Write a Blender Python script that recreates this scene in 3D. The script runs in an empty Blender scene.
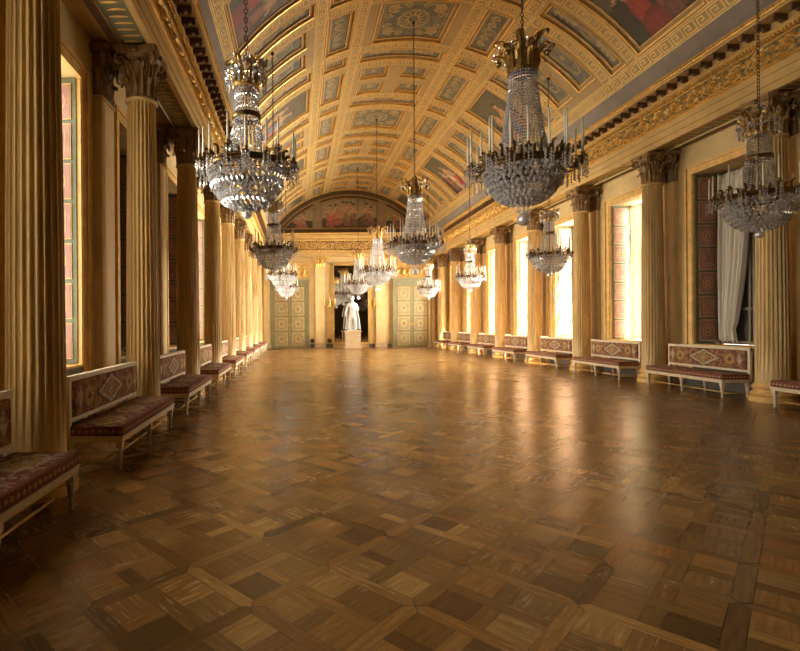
import bpy, math, random
from mathutils import Vector, Matrix
random.seed(7)
PI = math.pi
sc = bpy.context.scene
COL = sc.collection

# ------------------------------------------------------------------ mesh builder
class MB:
    def __init__(s):
        s.v = []; s.f = []; s.mi = []; s.sm = []; s.uv = []; s.has_uv = False; s.col = []; s.has_col = False
    def add(s, vs, fs, mi=0, sm=False, uvs=None, col=None):
        o = len(s.v); s.v.extend(tuple(p) for p in vs)
        for k, f in enumerate(fs):
            s.f.append(tuple(i + o for i in f)); s.mi.append(mi); s.sm.append(sm)
            if uvs is not None: s.has_uv = True; s.uv.extend(uvs[k])
            else: s.uv.extend([(0.0, 0.0)] * len(f))
            if col is not None: s.has_col = True
            c = (0.5, 0.5, 0.5, 1)
            if col is not None: c = col[k] if isinstance(col, list) else col
            s.col.extend([c] * len(f))
    def quad(s, a, b, c, d, mi=0, uv=None, col=None, sm=False):
        s.add([a, b, c, d], [(0, 1, 2, 3)], mi, sm, [uv] if uv else None, col)
    def box(s, x0, x1, y0, y1, z0, z1, mi=0):
        v = [(x0,y0,z0),(x1,y0,z0),(x1,y1,z0),(x0,y1,z0),(x0,y0,z1),(x1,y0,z1),(x1,y1,z1),(x0,y1,z1)]
        s.add(v, [(3,2,1,0),(4,5,6,7),(0,1,5,4),(1,2,6,5),(2,3,7,6),(3,0,4,7)], mi)
    def lathe(s, prof, n=24, c=(0,0,0), mi=0, sharp=38, a0=0, a1=2*PI):
        runs = [[prof[0]]]
        for i in range(1, len(prof)):
            runs[-1].append(prof[i])
            if i < len(prof) - 1:
                d1 = (prof[i][0]-prof[i-1][0], prof[i][1]-prof[i-1][1]); d2 = (prof[i+1][0]-prof[i][0], prof[i+1][1]-prof[i][1])
                an = abs(math.degrees(math.atan2(d1[0]*d2[1]-d1[1]*d2[0], d1[0]*d2[0]+d1[1]*d2[1])))
                if an > sharp: runs.append([prof[i]])
        full = abs(a1 - a0 - 2*PI) < 1e-6
        m = n if full else n + 1
        for run in runs:
            vs = []
            for (r, z) in run:
                for j in range(m):
                    a = a0 + (a1-a0) * j / n
                    vs.append((c[0] + r*math.cos(a), c[1] + r*math.sin(a), c[2] + z))
            fs = []
            for i in range(len(run)-1):
                for j in range(n):
                    k = (j+1) % m
                    fs.append((i*m+j, i*m+k, (i+1)*m+k, (i+1)*m+j))
            s.add(vs, fs, mi, True)
    def tube(s, pts, r, n=6, mi=0, caps=True, closed=False):
        pts = [Vector(p) for p in pts]; N = len(pts)
        rs = r if isinstance(r, (list, tuple)) else [r]*N
        up = None; vs = []
        for i, p in enumerate(pts):
            if closed: t = pts[(i+1) % N] - pts[i-1]
            else: t = pts[min(i+1, N-1)] - pts[max(i-1, 0)]
            if t.length < 1e-9: t = Vector((0,0,1))
            t.normalize()
            if up is None:
                up = Vector((0,0,1)) if abs(t.z) < .9 else Vector((1,0,0))
            b = t.cross(up)
            if b.length < 1e-6: b = t.cross(Vector((0.3,1,0.2)))
            b.normalize(); up = b.cross(t).normalized()
            for j in range(n):
                a = 2*PI*j/n
                vs.append(p + (b*math.cos(a) + up*math.sin(a))*rs[i])
        fs = []
        for i in range(N if closed else N-1):
            k = (i+1) % N
            for j in range(n):
                l = (j+1) % n
                fs.append((i*n+j, i*n+l, k*n+l, k*n+j))
        if caps and not closed:
            fs.append(tuple(range(n-1, -1, -1))); fs.append(tuple((N-1)*n+j for j in range(n)))
        s.add(vs, fs, mi, True)
    def ball(s, c, r, nu=12, nv=8, mi=0, sz=1.0):
        s.lathe([(max(1e-4, r*math.sin(PI*i/nv)), -r*sz*math.cos(PI*i/nv)) for i in range(nv+1)], nu, c, mi, 180)
    def bead(s, c, r, h=None, mi=0, n=4):
        h = h or r
        vs = [(c[0], c[1], c[2]+h)] + [(c[0]+r*math.cos(2*PI*j/n+c[2]*7), c[1]+r*math.sin(2*PI*j/n+c[2]*7), c[2]) for j in range(n)] + [(c[0], c[1], c[2]-h)]
        fs = []
        for j in range(n):
            k = (j+1) % n
            fs += [(0, 1+j, 1+k), (n+1, 1+k, 1+j)]
        s.add(vs, fs, mi)
    def prism(s, poly, z0, z1, mi=0, poly2=None):
        n = len(poly); p2 = poly2 or poly
        vs = [(x, y, z0) for x, y in poly] + [(x, y, z1) for x, y in p2]
        s.add(vs, [tuple(range(n-1,-1,-1)), tuple(range(n, 2*n))] + [(i, (i+1) % n, n+(i+1) % n, n+i) for i in range(n)], mi)
    def ribbon(s, pts, wd, fmap, h, mi=0, ridge=True):
        """a raised strip along a 2-D polyline; fmap(a,b,h) -> 3-D"""
        N = len(pts); ws = wd if isinstance(wd, (list, tuple)) else [wd]*N
        vs = []
        for i, (a, b) in enumerate(pts):
            p, q = pts[max(i-1, 0)], pts[min(i+1, N-1)]
            tx, ty = q[0]-p[0], q[1]-p[1]; l = math.hypot(tx, ty) or 1
            nx, ny = -ty/l*ws[i]/2, tx/l*ws[i]/2
            if ridge: vs += [fmap(a-nx, b-ny, 0.0), fmap(a, b, h), fmap(a+nx, b+ny, 0.0)]
            else: vs += [fmap(a-nx, b-ny, h), fmap(a+nx, b+ny, h)]
        k = 3 if ridge else 2; fs = []
        for i in range(N-1):
            for j in range(k-1):
                fs.append((i*k+j, i*k+j+1, (i+1)*k+j+1, (i+1)*k+j))
        s.add(vs, fs, mi)
    def build(s, name, mats, parent=None, loc=None):
        me = bpy.data.meshes.new(name)
        me.from_pydata(s.v, [], s.f)
        me.polygons.foreach_set('material_index', s.mi)
        me.polygons.foreach_set('use_smooth', s.sm)
        if s.has_uv:
            u = me.uv_layers.new(name='UVMap')
            u.data.foreach_set('uv', [x for p in s.uv for x in p])
        if s.has_col:
            c = me.color_attributes.new('Col', 'FLOAT_COLOR', 'CORNER')
            c.data.foreach_set('color', [x for p in s.col for x in p])
        for m in (mats if isinstance(mats, (list, tuple)) else [mats]): me.materials.append(m)
        me.update()
        o = bpy.data.objects.new(name, me); COL.objects.link(o)
        if parent: o.parent = parent
        if loc: o.location = loc
        return o

def tag(o, label=None, cat=None, group=None, kind=None):
    if label: o['label'] = label
    if cat: o['category'] = cat
    if group: o['group'] = group
    if kind: o['kind'] = kind
    return o
def empty(name, loc=(0,0,0), rz=0):
    o = bpy.data.objects.new(name, None); COL.objects.link(o)
    o.location = loc; o.rotation_euler = (0,0,rz); o.empty_display_size = .2
    return o
def copy_tree(o, parent=None):
    c = o.copy(); COL.objects.link(c)
    if parent: c.parent = parent
    for ch in list(o.children): copy_tree(ch, c)
    return c
def smoothpath(pts, n=5):
    out = []; P = [Vector(p) for p in pts]
    for i in range(len(P)-1):
        p0, p1, p2, p3 = P[max(i-1,0)], P[i], P[i+1], P[min(i+2, len(P)-1)]
        for k in range(n):
            t = k/n
            out.append(.5*((2*p1) + (p2-p0)*t + (2*p0-5*p1+4*p2-p3)*t*t + (3*p1-p0-3*p2+p3)*t**3))
    out.append(P[-1]); return out

# ------------------------------------------------------------------ materials
class NT:
    def __init__(s, name):
        s.m = bpy.data.materials.new(name); s.m.use_nodes = True
        s.t = s.m.node_tree; s.n = s.t.nodes
        s.bsdf = s.n['Principled BSDF']; s.out = s.n['Material Output']
    def L(s, a, b): s.t.links.new(a, b)
    def new(s, t, **kw):
        n = s.n.new(t)
        for k, v in kw.items(): setattr(n, k, v)
        return n
    def val(s, x, sock):
        if isinstance(x, (int, float)): sock.default_value = x
        elif isinstance(x, tuple): sock.default_value = x if len(x) == 4 or sock.type == 'VECTOR' else (*x, 1)
        else: s.L(x, sock)
    def math(s, op, a, b=None, c=None):
        n = s.new('ShaderNodeMath', operation=op); s.val(a, n.inputs[0])
        if b is not None: s.val(b, n.inputs[1])
        if c is not None: s.val(c, n.inputs[2])
        return n.outputs[0]
    def mix(s, f, a, b, blend='MIX'):
        n = s.new('ShaderNodeMix', data_type='RGBA', blend_type=blend)
        s.val(f, n.inputs[0]); s.val(a, n.inputs[6]); s.val(b, n.inputs[7]); return n.outputs[2]
    def noise(s, vec, scale, detail=4, rough=.55, out=0):
        n = s.new('ShaderNodeTexNoise'); n.inputs['Scale'].default_value = scale
        n.inputs['Detail'].default_value = detail; n.inputs['Roughness'].default_value = rough
        if vec is not None: s.L(vec, n.inputs['Vector'])
        return n.outputs[out]
    def ramp(s, f, stops):
        n = s.new('ShaderNodeValToRGB'); e = n.color_ramp.elements
        while len(e) < len(stops): e.new(.5)
        for i, (p, c) in enumerate(stops):
            e[i].position = p; e[i].color = (*c, 1) if len(c) == 3 else c
        s.L(f, n.inputs[0]); return n.outputs[0]
    def coord(s, k='Object'): return s.new('ShaderNodeTexCoord').outputs[k]
    def scalevec(s, v, sc_):
        n = s.new('ShaderNodeMapping'); n.inputs['Scale'].default_value = sc_; s.L(v, n.inputs[0]); return n.outputs[0]
    def bump(s, h, st=.3, dist=.01):
        n = s.new('ShaderNodeBump'); n.inputs['Strength'].default_value = st; n.inputs['Distance'].default_value = dist
        s.L(h, n.inputs['Height']); s.L(n.outputs[0], s.bsdf.inputs['Normal'])

def dim(c, k): return tuple(x*k for x in c)
def paint(name, col, rough=.55, metal=0., var=.2, scale=3., bump=0., stretch=None, fine=0., spec=.5):
    N = NT(name); co = N.coord()
    if stretch: co = N.scalevec(co, stretch)
    f = N.noise(co, scale, 6, .6)
    c = N.ramp(f, [(.3, dim(col, 1-var)), (.7, dim(col, 1+var))])
    if fine:
        g = N.noise(co, scale*9, 3, .6)
        c = N.mix(N.math('MULTIPLY', N.math('GREATER_THAN', g, .56), fine), c, dim(col, .45))
    N.L(c, N.bsdf.inputs['Base Color'])
    N.bsdf.inputs['Roughness'].default_value = rough; N.bsdf.inputs['Metallic'].default_value = metal
    N.bsdf.inputs['Specular IOR Level'].default_value = spec
    if bump: N.bump(N.noise(co, scale*6, 4), bump, .01)
    return N.m

M = {}
M['wall'] = paint('wall_ochre', (.57,.41,.18), .6, var=.14, scale=1.6)
M['pil'] = paint('pilaster_ochre', (.66,.48,.22), .5, var=.12, scale=1.5)
M['shaft'] = paint('column_gilded_stucco', (.60,.415,.165), .42, var=.26, scale=2.2, stretch=(3,3,.5))
M['capital'] = paint('capital_bronze', (.26,.155,.058), .5, metal=.15, var=.35, scale=9)
M['gold'] = paint('gilding', (.72,.44,.12), .36, metal=.45, var=.25, scale=6)
M['goldp'] = paint('gold_paint', (.66,.41,.13), .5, metal=.1, var=.2, scale=5)
M['ent'] = paint('entablature_ochre', (.50,.325,.115), .55, var=.15, scale=2)
M['frg'] = paint('frieze_ground', (.13,.12,.055), .6, var=.3, scale=6)
M['brown'] = paint('dark_brown_moulding', (.10,.055,.025), .5, var=.3, scale=5)
M['modil'] = paint('modillion_bronze', (.15,.075,.03), .5, metal=.2, var=.4, scale=12)
M['graygreen'] = paint('green_grey_paint', (.20,.20,.11), .5, var=.18, scale=3)
M['vgrey'] = paint('vault_grey_band', (.20,.165,.13), .65, var=.15, scale=2)
M['vrib'] = paint('vault_ochre', (.33,.225,.09), .6, var=.15, scale=2)
M['vframe'] = paint('vault_frame', (.29,.18,.065), .6, var=.2, scale=4)
M['vpanel'] = paint('vault_panel_grey', (.125,.12,.085), .65, var=.35, scale=4, fine=.35)
M['vorn'] = paint('vault_ornament', (.36,.25,.10), .6, var=.3, scale=6)
M['key'] = paint('key_gilding', (.66,.46,.16), .42, metal=.35, var=.2, scale=5)
M['cream'] = paint('cream_paint', (.62,.52,.37), .45, var=.12, scale=8)
M['creamgold'] = paint('stretcher_gilding', (.70,.48,.16), .4, metal=.3, var=.2, scale=8)
M['stone'] = paint('dark_stone', (.07,.062,.055), .35, var=.3, scale=5)
M['marble'] = paint('white_marble', (.60,.585,.55), .4, var=.06, scale=4)
M['plinth'] = paint('plinth_marble', (.50,.36,.21), .4, var=.12, scale=5)
M['bronze'] = paint('chandelier_bronze', (.16,.095,.03), .35, metal=.75, var=.45, scale=30)
M['ormolu'] = paint('ormolu', (.62,.40,.10), .28, metal=.85, var=.35, scale=25)
M['crown'] = paint('crown_bronze', (.36,.22,.06), .3, metal=.85, var=.45, scale=20)
M['iron'] = paint('chain_iron', (.05,.038,.025), .5, metal=.5, var=.3, scale=20)
M['wax'] = paint('candle_wax', (.86,.78,.60), .5, var=.05, scale=10)
M['green'] = paint('shutter_green', (.12,.13,.075), .45, var=.2, scale=4)
M['pink'] = paint('shutter_rose', (.33,.17,.135), .55, var=.22, scale=5)
M['doorgreen'] = paint('door_green', (.24,.215,.115), .45, var=.15, scale=4)
M['doorgold'] = paint('door_panel_gold', (.40,.31,.16), .5, var=.2, scale=6)
M['sash'] = paint('sash_wood', (.16,.13,.08), .5, var=.2, scale=5)
M['black'] = paint('dark_iron', (.03,.02,.015), .4, var=.2, scale=10)
M['lun'] = paint('lunette_brown', (.085,.05,.025), .55, var=.3, scale=4)
M['lunf'] = paint('lunette_frame_stone', (.22,.15,.085), .6, var=.2, scale=4)
M['extw'] = paint('outer_shutter_wood', (.035,.03,.022), .6, var=.2, scale=4)
M['curtain'] = paint('curtain_muslin', (.78,.74,.64), .8, var=.05, scale=5)
N = NT('curtain_muslin_sheer')
d = N.new('ShaderNodeBsdfDiffuse'); d.inputs[0].default_value = (.78,.73,.62,1)
tr = N.new('ShaderNodeBsdfTranslucent'); tr.inputs[0].default_value = (.8,.74,.6,1)
mx = N.new('ShaderNodeMixShader'); mx.inputs[0].default_value = .22
N.L(d.outputs[0], mx.inputs[1]); N.L(tr.outputs[0], mx.inputs[2]); N.L(mx.outputs[0], N.out.inputs[0]); M['curtain'] = N.m

# glass pane: thin clear glass
N = NT('window_glass')
t = N.new('ShaderNodeBsdfTransparent'); g = N.new('ShaderNodeBsdfGlossy'); g.inputs['Roughness'].default_value = .02
mx = N.new('ShaderNodeMixShader'); mx.inputs[0].default_value = .07
N.L(t.outputs[0], mx.inputs[1]); N.L(g.outputs[0], mx.inputs[2]); N.L(mx.outputs[0], N.out.inputs[0]); M['glass'] = N.m
# crystal
N = NT('crystal')
def mixs(a, b, f):
    m = N.new('ShaderNodeMixShader'); m.inputs[0].default_value = f; N.L(a, m.inputs[1]); N.L(b, m.inputs[2]); return m.outputs[0]
rf = N.new('ShaderNodeBsdfRefraction'); rf.inputs['IOR'].default_value = 1.25; rf.inputs['Roughness'].default_value = .05
g = N.new('ShaderNodeBsdfGlossy'); g.inputs['Roughness'].default_value = .06; g.inputs[0].default_value = (1,1,1,1)
d = N.new('ShaderNodeBsdfDiffuse'); d.inputs[0].default_value = (.95,.94,.95,1)
tl = N.new('ShaderNodeBsdfTranslucent'); tl.inputs[0].default_value = (.95,.94,.95,1)
N.L(mixs(mixs(rf.outputs[0], g.outputs[0], .6), mixs(d.outputs[0], tl.outputs[0], .5), .50), N.out.inputs[0]); M['crystal'] = N.m
# mirror
N = NT('mirror_glass'); N.bsdf.inputs['Base Color'].default_value = (.55,.52,.46,1)
N.bsdf.inputs['Metallic'].default_value = 1; N.bsdf.inputs['Roughness'].default_value = .04; M['mirror'] = N.m
# picture paint: colours of the painted scene carried per face
N = NT('painted_canvas'); a = N.new('ShaderNodeVertexColor', layer_name='Col'); co = N.coord()
f = N.noise(co, 14, 5); N.L(N.mix(.35, a.outputs[0], N.mix(f, (.02,.02,.02), (1,.9,.7)), 'OVERLAY'), N.bsdf.inputs['Base Color'])
N.bsdf.inputs['Roughness'].default_value = .5; M['canvas'] = N.m

# parquet
N = NT('oak_parquet'); a = N.new('ShaderNodeVertexColor', layer_name='Col'); uv = N.coord('UV')
gr = N.noise(N.scalevec(uv, (4, 34, 1)), 1.0, 6, .65)
big = N.noise(N.scalevec(uv, (4, 16, 1)), 1.0, 3, .5)
c = N.mix(N.ramp(gr, [(.35,(0,0,0)),(.7,(1,1,1))]), (.60,.58,.56), (1.12,1.1,1.05))
c = N.mix(1.0, a.outputs[0], c, 'MULTIPLY')
c = N.mix(N.math('MULTIPLY', big, .3), c, (.14,.075,.028))
N.L(c, N.bsdf.inputs['Base Color'])
wn = N.noise(N.coord(), .9, 4, .6)
N.L(N.math('ADD', N.math('MULTIPLY', gr, .10), N.math('MULTIPLY_ADD', wn, .18, .115)), N.bsdf.inputs['Roughness'])
N.bsdf.inputs['Specular IOR Level'].default_value = .5
N.bump(N.math('ADD', N.math('MULTIPLY', gr, .3), N.math('MULTIPLY', N.noise(N.coord(), 5, 3), .9)), .25, .006); M['parquet'] = N.m
M['gap'] = paint('floor_gap', (.012,.008,.005), .8)

def fabric(name, kind):
    N = NT(name); uv = N.coord('UV')
    sp = N.new('ShaderNodeSeparateXYZ'); N.L(uv, sp.inputs[0]); u, v = sp.outputs[0], sp.outputs[1]
    n1 = N.noise(uv, 22, 4, .6); n2 = N.noise(uv, 55, 3, .6); n3 = N.noise(uv, 9, 2)
    au = N.math('ABSOLUTE', u); av = N.math('ABSOLUTE', v)
    wob = N.math('MULTIPLY', N.math('SUBTRACT', n1, .5), .95)
    red = N.ramp(n2, [(.35,(.085,.026,.022)),(.5,(.19,.062,.05)),(.68,(.29,.13,.095))])
    goldc = N.ramp(n2, [(.35,(.16,.08,.03)),(.5,(.40,.24,.085)),(.7,(.52,.38,.19))])
    pale = N.ramp(n1, [(.35,(.14,.09,.06)),(.5,(.42,.34,.22)),(.7,(.52,.42,.30))])
    def band(x, lo, hi): return N.math('MULTIPLY', N.math('GREATER_THAN', x, lo), N.math('LESS_THAN', x, hi))
    if kind == 'back':
        dd = N.math('ADD', N.math('ADD', N.math('DIVIDE', au, .44), N.math('DIVIDE', av, .19)), wob)
        q = N.math('SUBTRACT', au, .70); q = N.math('DIVIDE', q, .16); w = N.math('DIVIDE', v, .15)
        rr = N.math('ADD', N.math('SQRT', N.math('ADD', N.math('MULTIPLY', q, q), N.math('MULTIPLY', w, w))), wob)
        q2 = N.math('DIVIDE', N.math('SUBTRACT', au, .95), .10); w2 = N.math('DIVIDE', v, .17)
        r2 = N.math('ADD', N.math('ADD', N.math('ABSOLUTE', q2), N.math('ABSOLUTE', w2)), wob)
        c = N.mix(N.math('MULTIPLY', N.math('GREATER_THAN', n3, .5), .55), red, goldc)
        c = N.mix(N.math('LESS_THAN', dd, .74), c, N.mix(N.math('GREATER_THAN', n1, .52), goldc, red))
        c = N.mix(band(dd, .62, .70), c, (.06,.025,.02)); c = N.mix(band(dd, .74, 1.02), c, pale)
        c = N.mix(band(dd, 1.02, 1.12), c, (.06,.025,.02))
        c = N.mix(N.math('LESS_THAN', dd, .22), c, pale)
        c = N.mix(band(rr, .0, .85), c, goldc); c = N.mix(band(rr, .75, 1.0), c, (.22,.13,.04)); c = N.mix(N.math('LESS_THAN', rr, .3), c, red)
        c = N.mix(N.math('LESS_THAN', r2, .75), c, pale)
    else:
        per = N.math('SUBTRACT', N.math('PINGPONG', N.math('ADD', au, .0), .40), .0)
        q = N.math('DIVIDE', per, .30); w = N.math('DIVIDE', v, .20)
        rr = N.math('ADD', N.math('SQRT', N.math('ADD', N.math('MULTIPLY', q, q), N.math('MULTIPLY', w, w))), wob)
        c = N.mix(N.math('MULTIPLY', N.math('GREATER_THAN', n3, .52), .6), red, pale)
        c = N.mix(band(rr, .62, .92), c, pale); c = N.mix(band(rr, .25, .5), c, goldc); c = N.mix(N.math('LESS_THAN', rr, .2), c, pale)
        edge = band(av, .255, .29); c = N.mix(edge, c, red)
        q3 = N.math('PINGPONG', u, .075); d3 = N.math('ADD', N.math('DIVIDE', N.math('ABSOLUTE', N.math('SUBTRACT', q3, .0375)), .04), N.math('DIVIDE', N.math('ABSOLUTE', N.math('SUBTRACT', av, .36)), .035))
        c = N.mix(N.math('MULTIPLY', N.math('GREATER_THAN', av, .295), 1.0), c, red)
        c = N.mix(N.math('LESS_THAN', N.math('ADD', d3, wob), .8), c, goldc)
    N.L(c, N.bsdf.inputs['Base Color']); N.bsdf.inputs['Roughness'].default_value = .9
    N.bsdf.inputs['Specular IOR Level'].default_value = .2
    N.bump(n2, .3, .01); return N.m
M['fabback'] = fabric('tapestry_back', 'back'); M['fabseat'] = fabric('tapestry_seat', 'seat')
# ------------------------------------------------------------------ layout of the hall
XL, XR, CX = -2.555, 9.47, 3.4575
S = 3.36
YB, YF = 33.5, -3.0
WL, WR = -3.25, 9.95
ZE = 6.05                                    # underside of the entablature
ROWL = [4.87 + S*k for k in range(9)]
ROWR = [9.99 + S*k for k in range(7)] + [32.98]
BAYL = [3.19 + S*k for k in range(9)]
BAYR = [8.31 + S*k for k in range(7)] + [31.6]
WO, Z0, Z1, TH = .9, 1.04, 5.3, .75          # window half width, sill, head, wall thickness

# ---- floor: oak parquet in squares set at 45 degrees, every strip its own face
def build_floor():
    mb = MB(); p, w = .66, .095; c45 = math.sqrt(.5)
    rnd = random.Random(3)
    tones = [(.50,.285,.105),(.39,.215,.075),(.62,.375,.145),(.27,.14,.05),(.47,.25,.085),(.72,.46,.18),(.58,.265,.10),(.17,.085,.03),(.47,.295,.12),(.41,.23,.085)]
    wts = [5,5,4,3,5,1.2,1.2,1.6,3,5]
    def W(a, b, z): return (CX + (a-b)*c45, 15 + (a+b)*c45, z)
    def plank(poly, along):
        cx = sum(q[0] for q in poly)/len(poly); cy = sum(q[1] for q in poly)/len(poly)
        t = rnd.choices(tones, wts)[0]; k = rnd.uniform(.62, 1.32)
        k *= .60; col = (t[0]*k, t[1]*k*.92, t[2]*k*.74, 1)
        tx, ty = rnd.gauss(0, .0035), rnd.gauss(0, .0035); ou, ov = rnd.uniform(0, 40), rnd.uniform(0, 40)
        vs = []; uv = []
        for (a, b) in poly:
            l = math.hypot(a-cx, b-cy); k2 = (l-.0036)/l
            a2, b2 = cx+(a-cx)*k2, cy+(b-cy)*k2
            vs.append(W(a2, b2, (a2-cx)*tx + (b2-cy)*ty))
            uv.append((a2+ou, b2+ov) if along == 0 else (b2+ou, a2+ov))
        mb.add(vs, [tuple(range(len(vs)))], 0, False, [uv], col)
    fa, fs_ = .226, .096
    cuts = [0, fa, fa+fs_, 2*fa+fs_]; sc_ = (p-w)/cuts[-1]; cuts = [c*sc_ for c in cuts]
    for i in range(-60, 61):
        for j in range(-60, 61):
            a0, b0 = i*p, j*p
            x, y, _ = W(a0+p/2, b0+p/2, 0)
            if not (-3.7 < x < 10.4 and YF+.2 < y < YB+.25): continue
            h = w/2
            plank([(a0, b0), (a0+h, b0-h), (a0+p-h, b0-h), (a0+p, b0), (a0+p-h, b0+h), (a0+h, b0+h)], 0)
            plank([(a0, b0), (a0+h, b0+h), (a0+h, b0+p-h), (a0, b0+p), (a0-h, b0+p-h), (a0-h, b0+h)], 1)
            A, B = a0+h, b0+h; fl = rnd.random() < .5
            def cell(r0, c0, r1, c1, al):
                pl = [(A+cuts[c0], B+cuts[r0]), (A+cuts[c1], B+cuts[r0]), (A+cuts[c1], B+cuts[r1]), (A+cuts[c0], B+cuts[r1])]
                plank(pl, al)
            for r in (0, 2):
                for c in (0, 2): cell(r, c, r+1, c+1, rnd.randrange(2))
            if (i+j) % 2: cell(0,1,3,2,1); cell(1,0,2,1,0); cell(1,2,2,3,0)
            else: cell(1,0,2,3,0); cell(0,1,1,2,1); cell(2,1,3,2,1)
    mb.quad((WL-.7,YF-.2,-.02),(WR+.7,YF-.2,-.02),(WR+.7,YB+.3,-.02),(WL-.7,YB+.3,-.02), 1)
    tag(mb.build('floor', [M['parquet'], M['gap']]), kind='structure')
build_floor()

# ---- long walls with window openings
def long_wall(name, x, sgn, bays):
    mb = MB()
    xo = x + sgn*TH; a, b = min(x, xo), max(x, xo)
    edges = [YF] + [e for c in bays for e in (c-WO, c+WO)] + [YB]
    for k in range(0, len(edges), 2): mb.box(a, b, edges[k], edges[k+1], -.05, 11.2)
    for c in bays:
        mb.box(a, b, c-WO, c+WO, -.05, Z0-.04); mb.box(a, b, c-WO, c+WO, Z1, 11.2)
    tag(mb.build(name, M['wall']), kind='structure')
long_wall('wall_left', WL, -1, BAYL); long_wall('wall_right', WR, 1, BAYR)
mb = MB(); mb.box(WL-TH, WR+TH, YB, YB+.4, -.05, 11.2); tag(mb.build('wall_back', M['wall']), kind='structure')
mb = MB(); mb.box(WL-TH, WR+TH, YF-.3, YB+.4, 11.2, 11.4); tag(mb.build('sun_leak_cover', M['brown']), kind='structure')  # unseen slab added above the vault to block sun leaking through its seams
mb = MB(); mb.box(WL-TH, WR+TH, YF-.3, YF, -.05, 11.2); tag(mb.build('wall_front', M['brown']), kind='structure')
for nm, x0, x1 in (('baseboard_left', WL, WL+.03), ('baseboard_right', WR-.03, WR)):
    mb = MB(); mb.box(x0, x1, YF, YB, 0, .22); tag(mb.build(nm, M['stone']), kind='structure')

# ---- vault geometry
VR, VZ = 6.29, 4.21
def vmap(th, y, h):
    t = math.radians(th); r = VR - h
    return (CX + r*math.sin(t), y, VZ + r*math.cos(t))
DEG = 180/PI/VR
def lmap(tc, yc, h0):
    return lambda a, b, h: vmap(tc + a*DEG, yc + b, h0 + h)

key_pts = [(0,.06),(0,.94),(.78,.94),(.78,.30),(.36,.30),(.36,.62),(.56,.62)]
def key_band(mb, length, width, fmap, mi=0):
    n = max(1, round(length/(width*1.0))); P = length/n; w = width*.085
    def seg(p, q):
        (a, b), (c, d) = p, q
        if abs(a-c) > abs(b-d): a, c = min(a,c)-w/2, max(a,c)+w/2; r = [(a,b-w/2),(c,b-w/2),(c,b+w/2),(a,b+w/2)]
        else: b, d = min(b,d)-w/2, max(b,d)+w/2; r = [(a-w/2,b),(a+w/2,b),(a+w/2,d),(a-w/2,d)]
        mb.add([fmap(x, y, .006) for x, y in r], [(0,1,2,3)], mi)
    for k in range(n):
        o = -length/2 + k*P
        pp = [(o + a*P, (b-.5)*width*.72) for a, b in key_pts]
        for i in range(len(pp)-1): seg(pp[i], pp[i+1])
        seg((o, -.44*width*.72), (o+P, -.44*width*.72))
        for e in (-.46, .46): seg((o, e*width), (o+P, e*width))

def ring(cx, cy, rx, ry, n=20): return [(cx+rx*math.cos(2*PI*i/n), cy+ry*math.sin(2*PI*i/n)) for i in range(n+1)]
def spiral(cx, cy, r0, r1, turns, a0, sg=1, n=22):
    return [(cx+(r0+(r1-r0)*i/n)*math.cos(a0+sg*turns*2*PI*i/n), cy+(r0+(r1-r0)*i/n)*math.sin(a0+sg*turns*2*PI*i/n)) for i in range(n+1)]
def leafpts(cx, cy, a, l): return [(cx+l*t*math.cos(a), cy+l*t*math.sin(a)) for t in (0,.35,.7,1)]

def ornament(mb, fm, hw, hh, kind, mi):
    """painted grotesques of one panel: hw, hh half sizes along a, b"""
    R = lambda pts, w: mb.ribbon(pts, w, fm, .004, mi, False)
    k = .93
    R([(-hw*k,-hh*k),(hw*k,-hh*k),(hw*k,hh*k),(-hw*k,hh*k),(-hw*k,-hh*k)], .022)
    m = min(hw, hh)
    if kind == 'medallion':
        for r, w in ((.50,.05),(.42,.02),(.20,.05)): R(ring(0,0,r*m,r*m,28), w)
        for q in range(12): R(leafpts(.22*m*math.cos(q*PI/6), .22*m*math.sin(q*PI/6), q*PI/6, .17*m), [.02,.06,.05,.0])
        for sx in (-1,1):
            for sy in (-1,1):
                R(spiral(sx*.66*hw, sy*.66*hh, .22*m, .03*m, 1.6, math.atan2(-sy,-sx), sx*sy), [.075]*11+[.05]*12)
                R(spiral(sx*.78*hw, sy*.30*hh, .15*m, .03*m, 1.3, 0, sx*sy), .045)
                R(spiral(sx*.30*hw, sy*.78*hh, .15*m, .03*m, 1.3, PI/2, -sx*sy), .045)
                for q in range(5): R(leafpts(sx*.66*hw, sy*.66*hh, q*1.26, .3*m), [.02,.07,.05,.0])
    elif kind == 'square':
        R(ring(0,0,.62*hw,.62*hh,20), .03)
        for q in range(8): R(leafpts(0, 0, q*PI/4, .5*m), [.01,.07,.06,.0])
        for sx in (-1,1):
            for sy in (-1,1): R(leafpts(sx*.62*hw, sy*.62*hh, math.atan2(sy,sx), .25*m), [.06,.06,.05,.0])
    elif kind == 'octagon':
        R([(hw*.74*math.cos(PI/8+q*PI/4), hh*.78*math.sin(PI/8+q*PI/4)) for q in range(9)], .045)
        R(ring(0,0,.5*hw,.5*hh,22), .022)
        for q in range(6): R(leafpts(0, 0, q*PI/3, .4*m), [.01,.06,.05,.0])
    else:
        la = hw > hh; L = max(hw, hh); Q = (lambda pts: pts) if la else (lambda pts: [(y, x) for x, y in pts])
        R(Q(ring(0,0,.17*L,.68*m,20)), .03); R(Q(ring(0,0,.10*L,.4*m,14)), .03)
        for sg in (-1,1):
            c = .36*L
            while c < .86*L:
                R(Q(spiral(sg*c, 0, .5*m, .08*m, 1.4, PI if sg > 0 else 0, sg)), [.06]*10+[.035]*13)
                R(Q(leafpts(sg*c, 0, 1.2, .6*m)), [.01,.06,.05,.0]); R(Q(leafpts(sg*c, 0, -1.8, .6*m)), [.01,.06,.05,.0])
                c += 1.1*m

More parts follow.
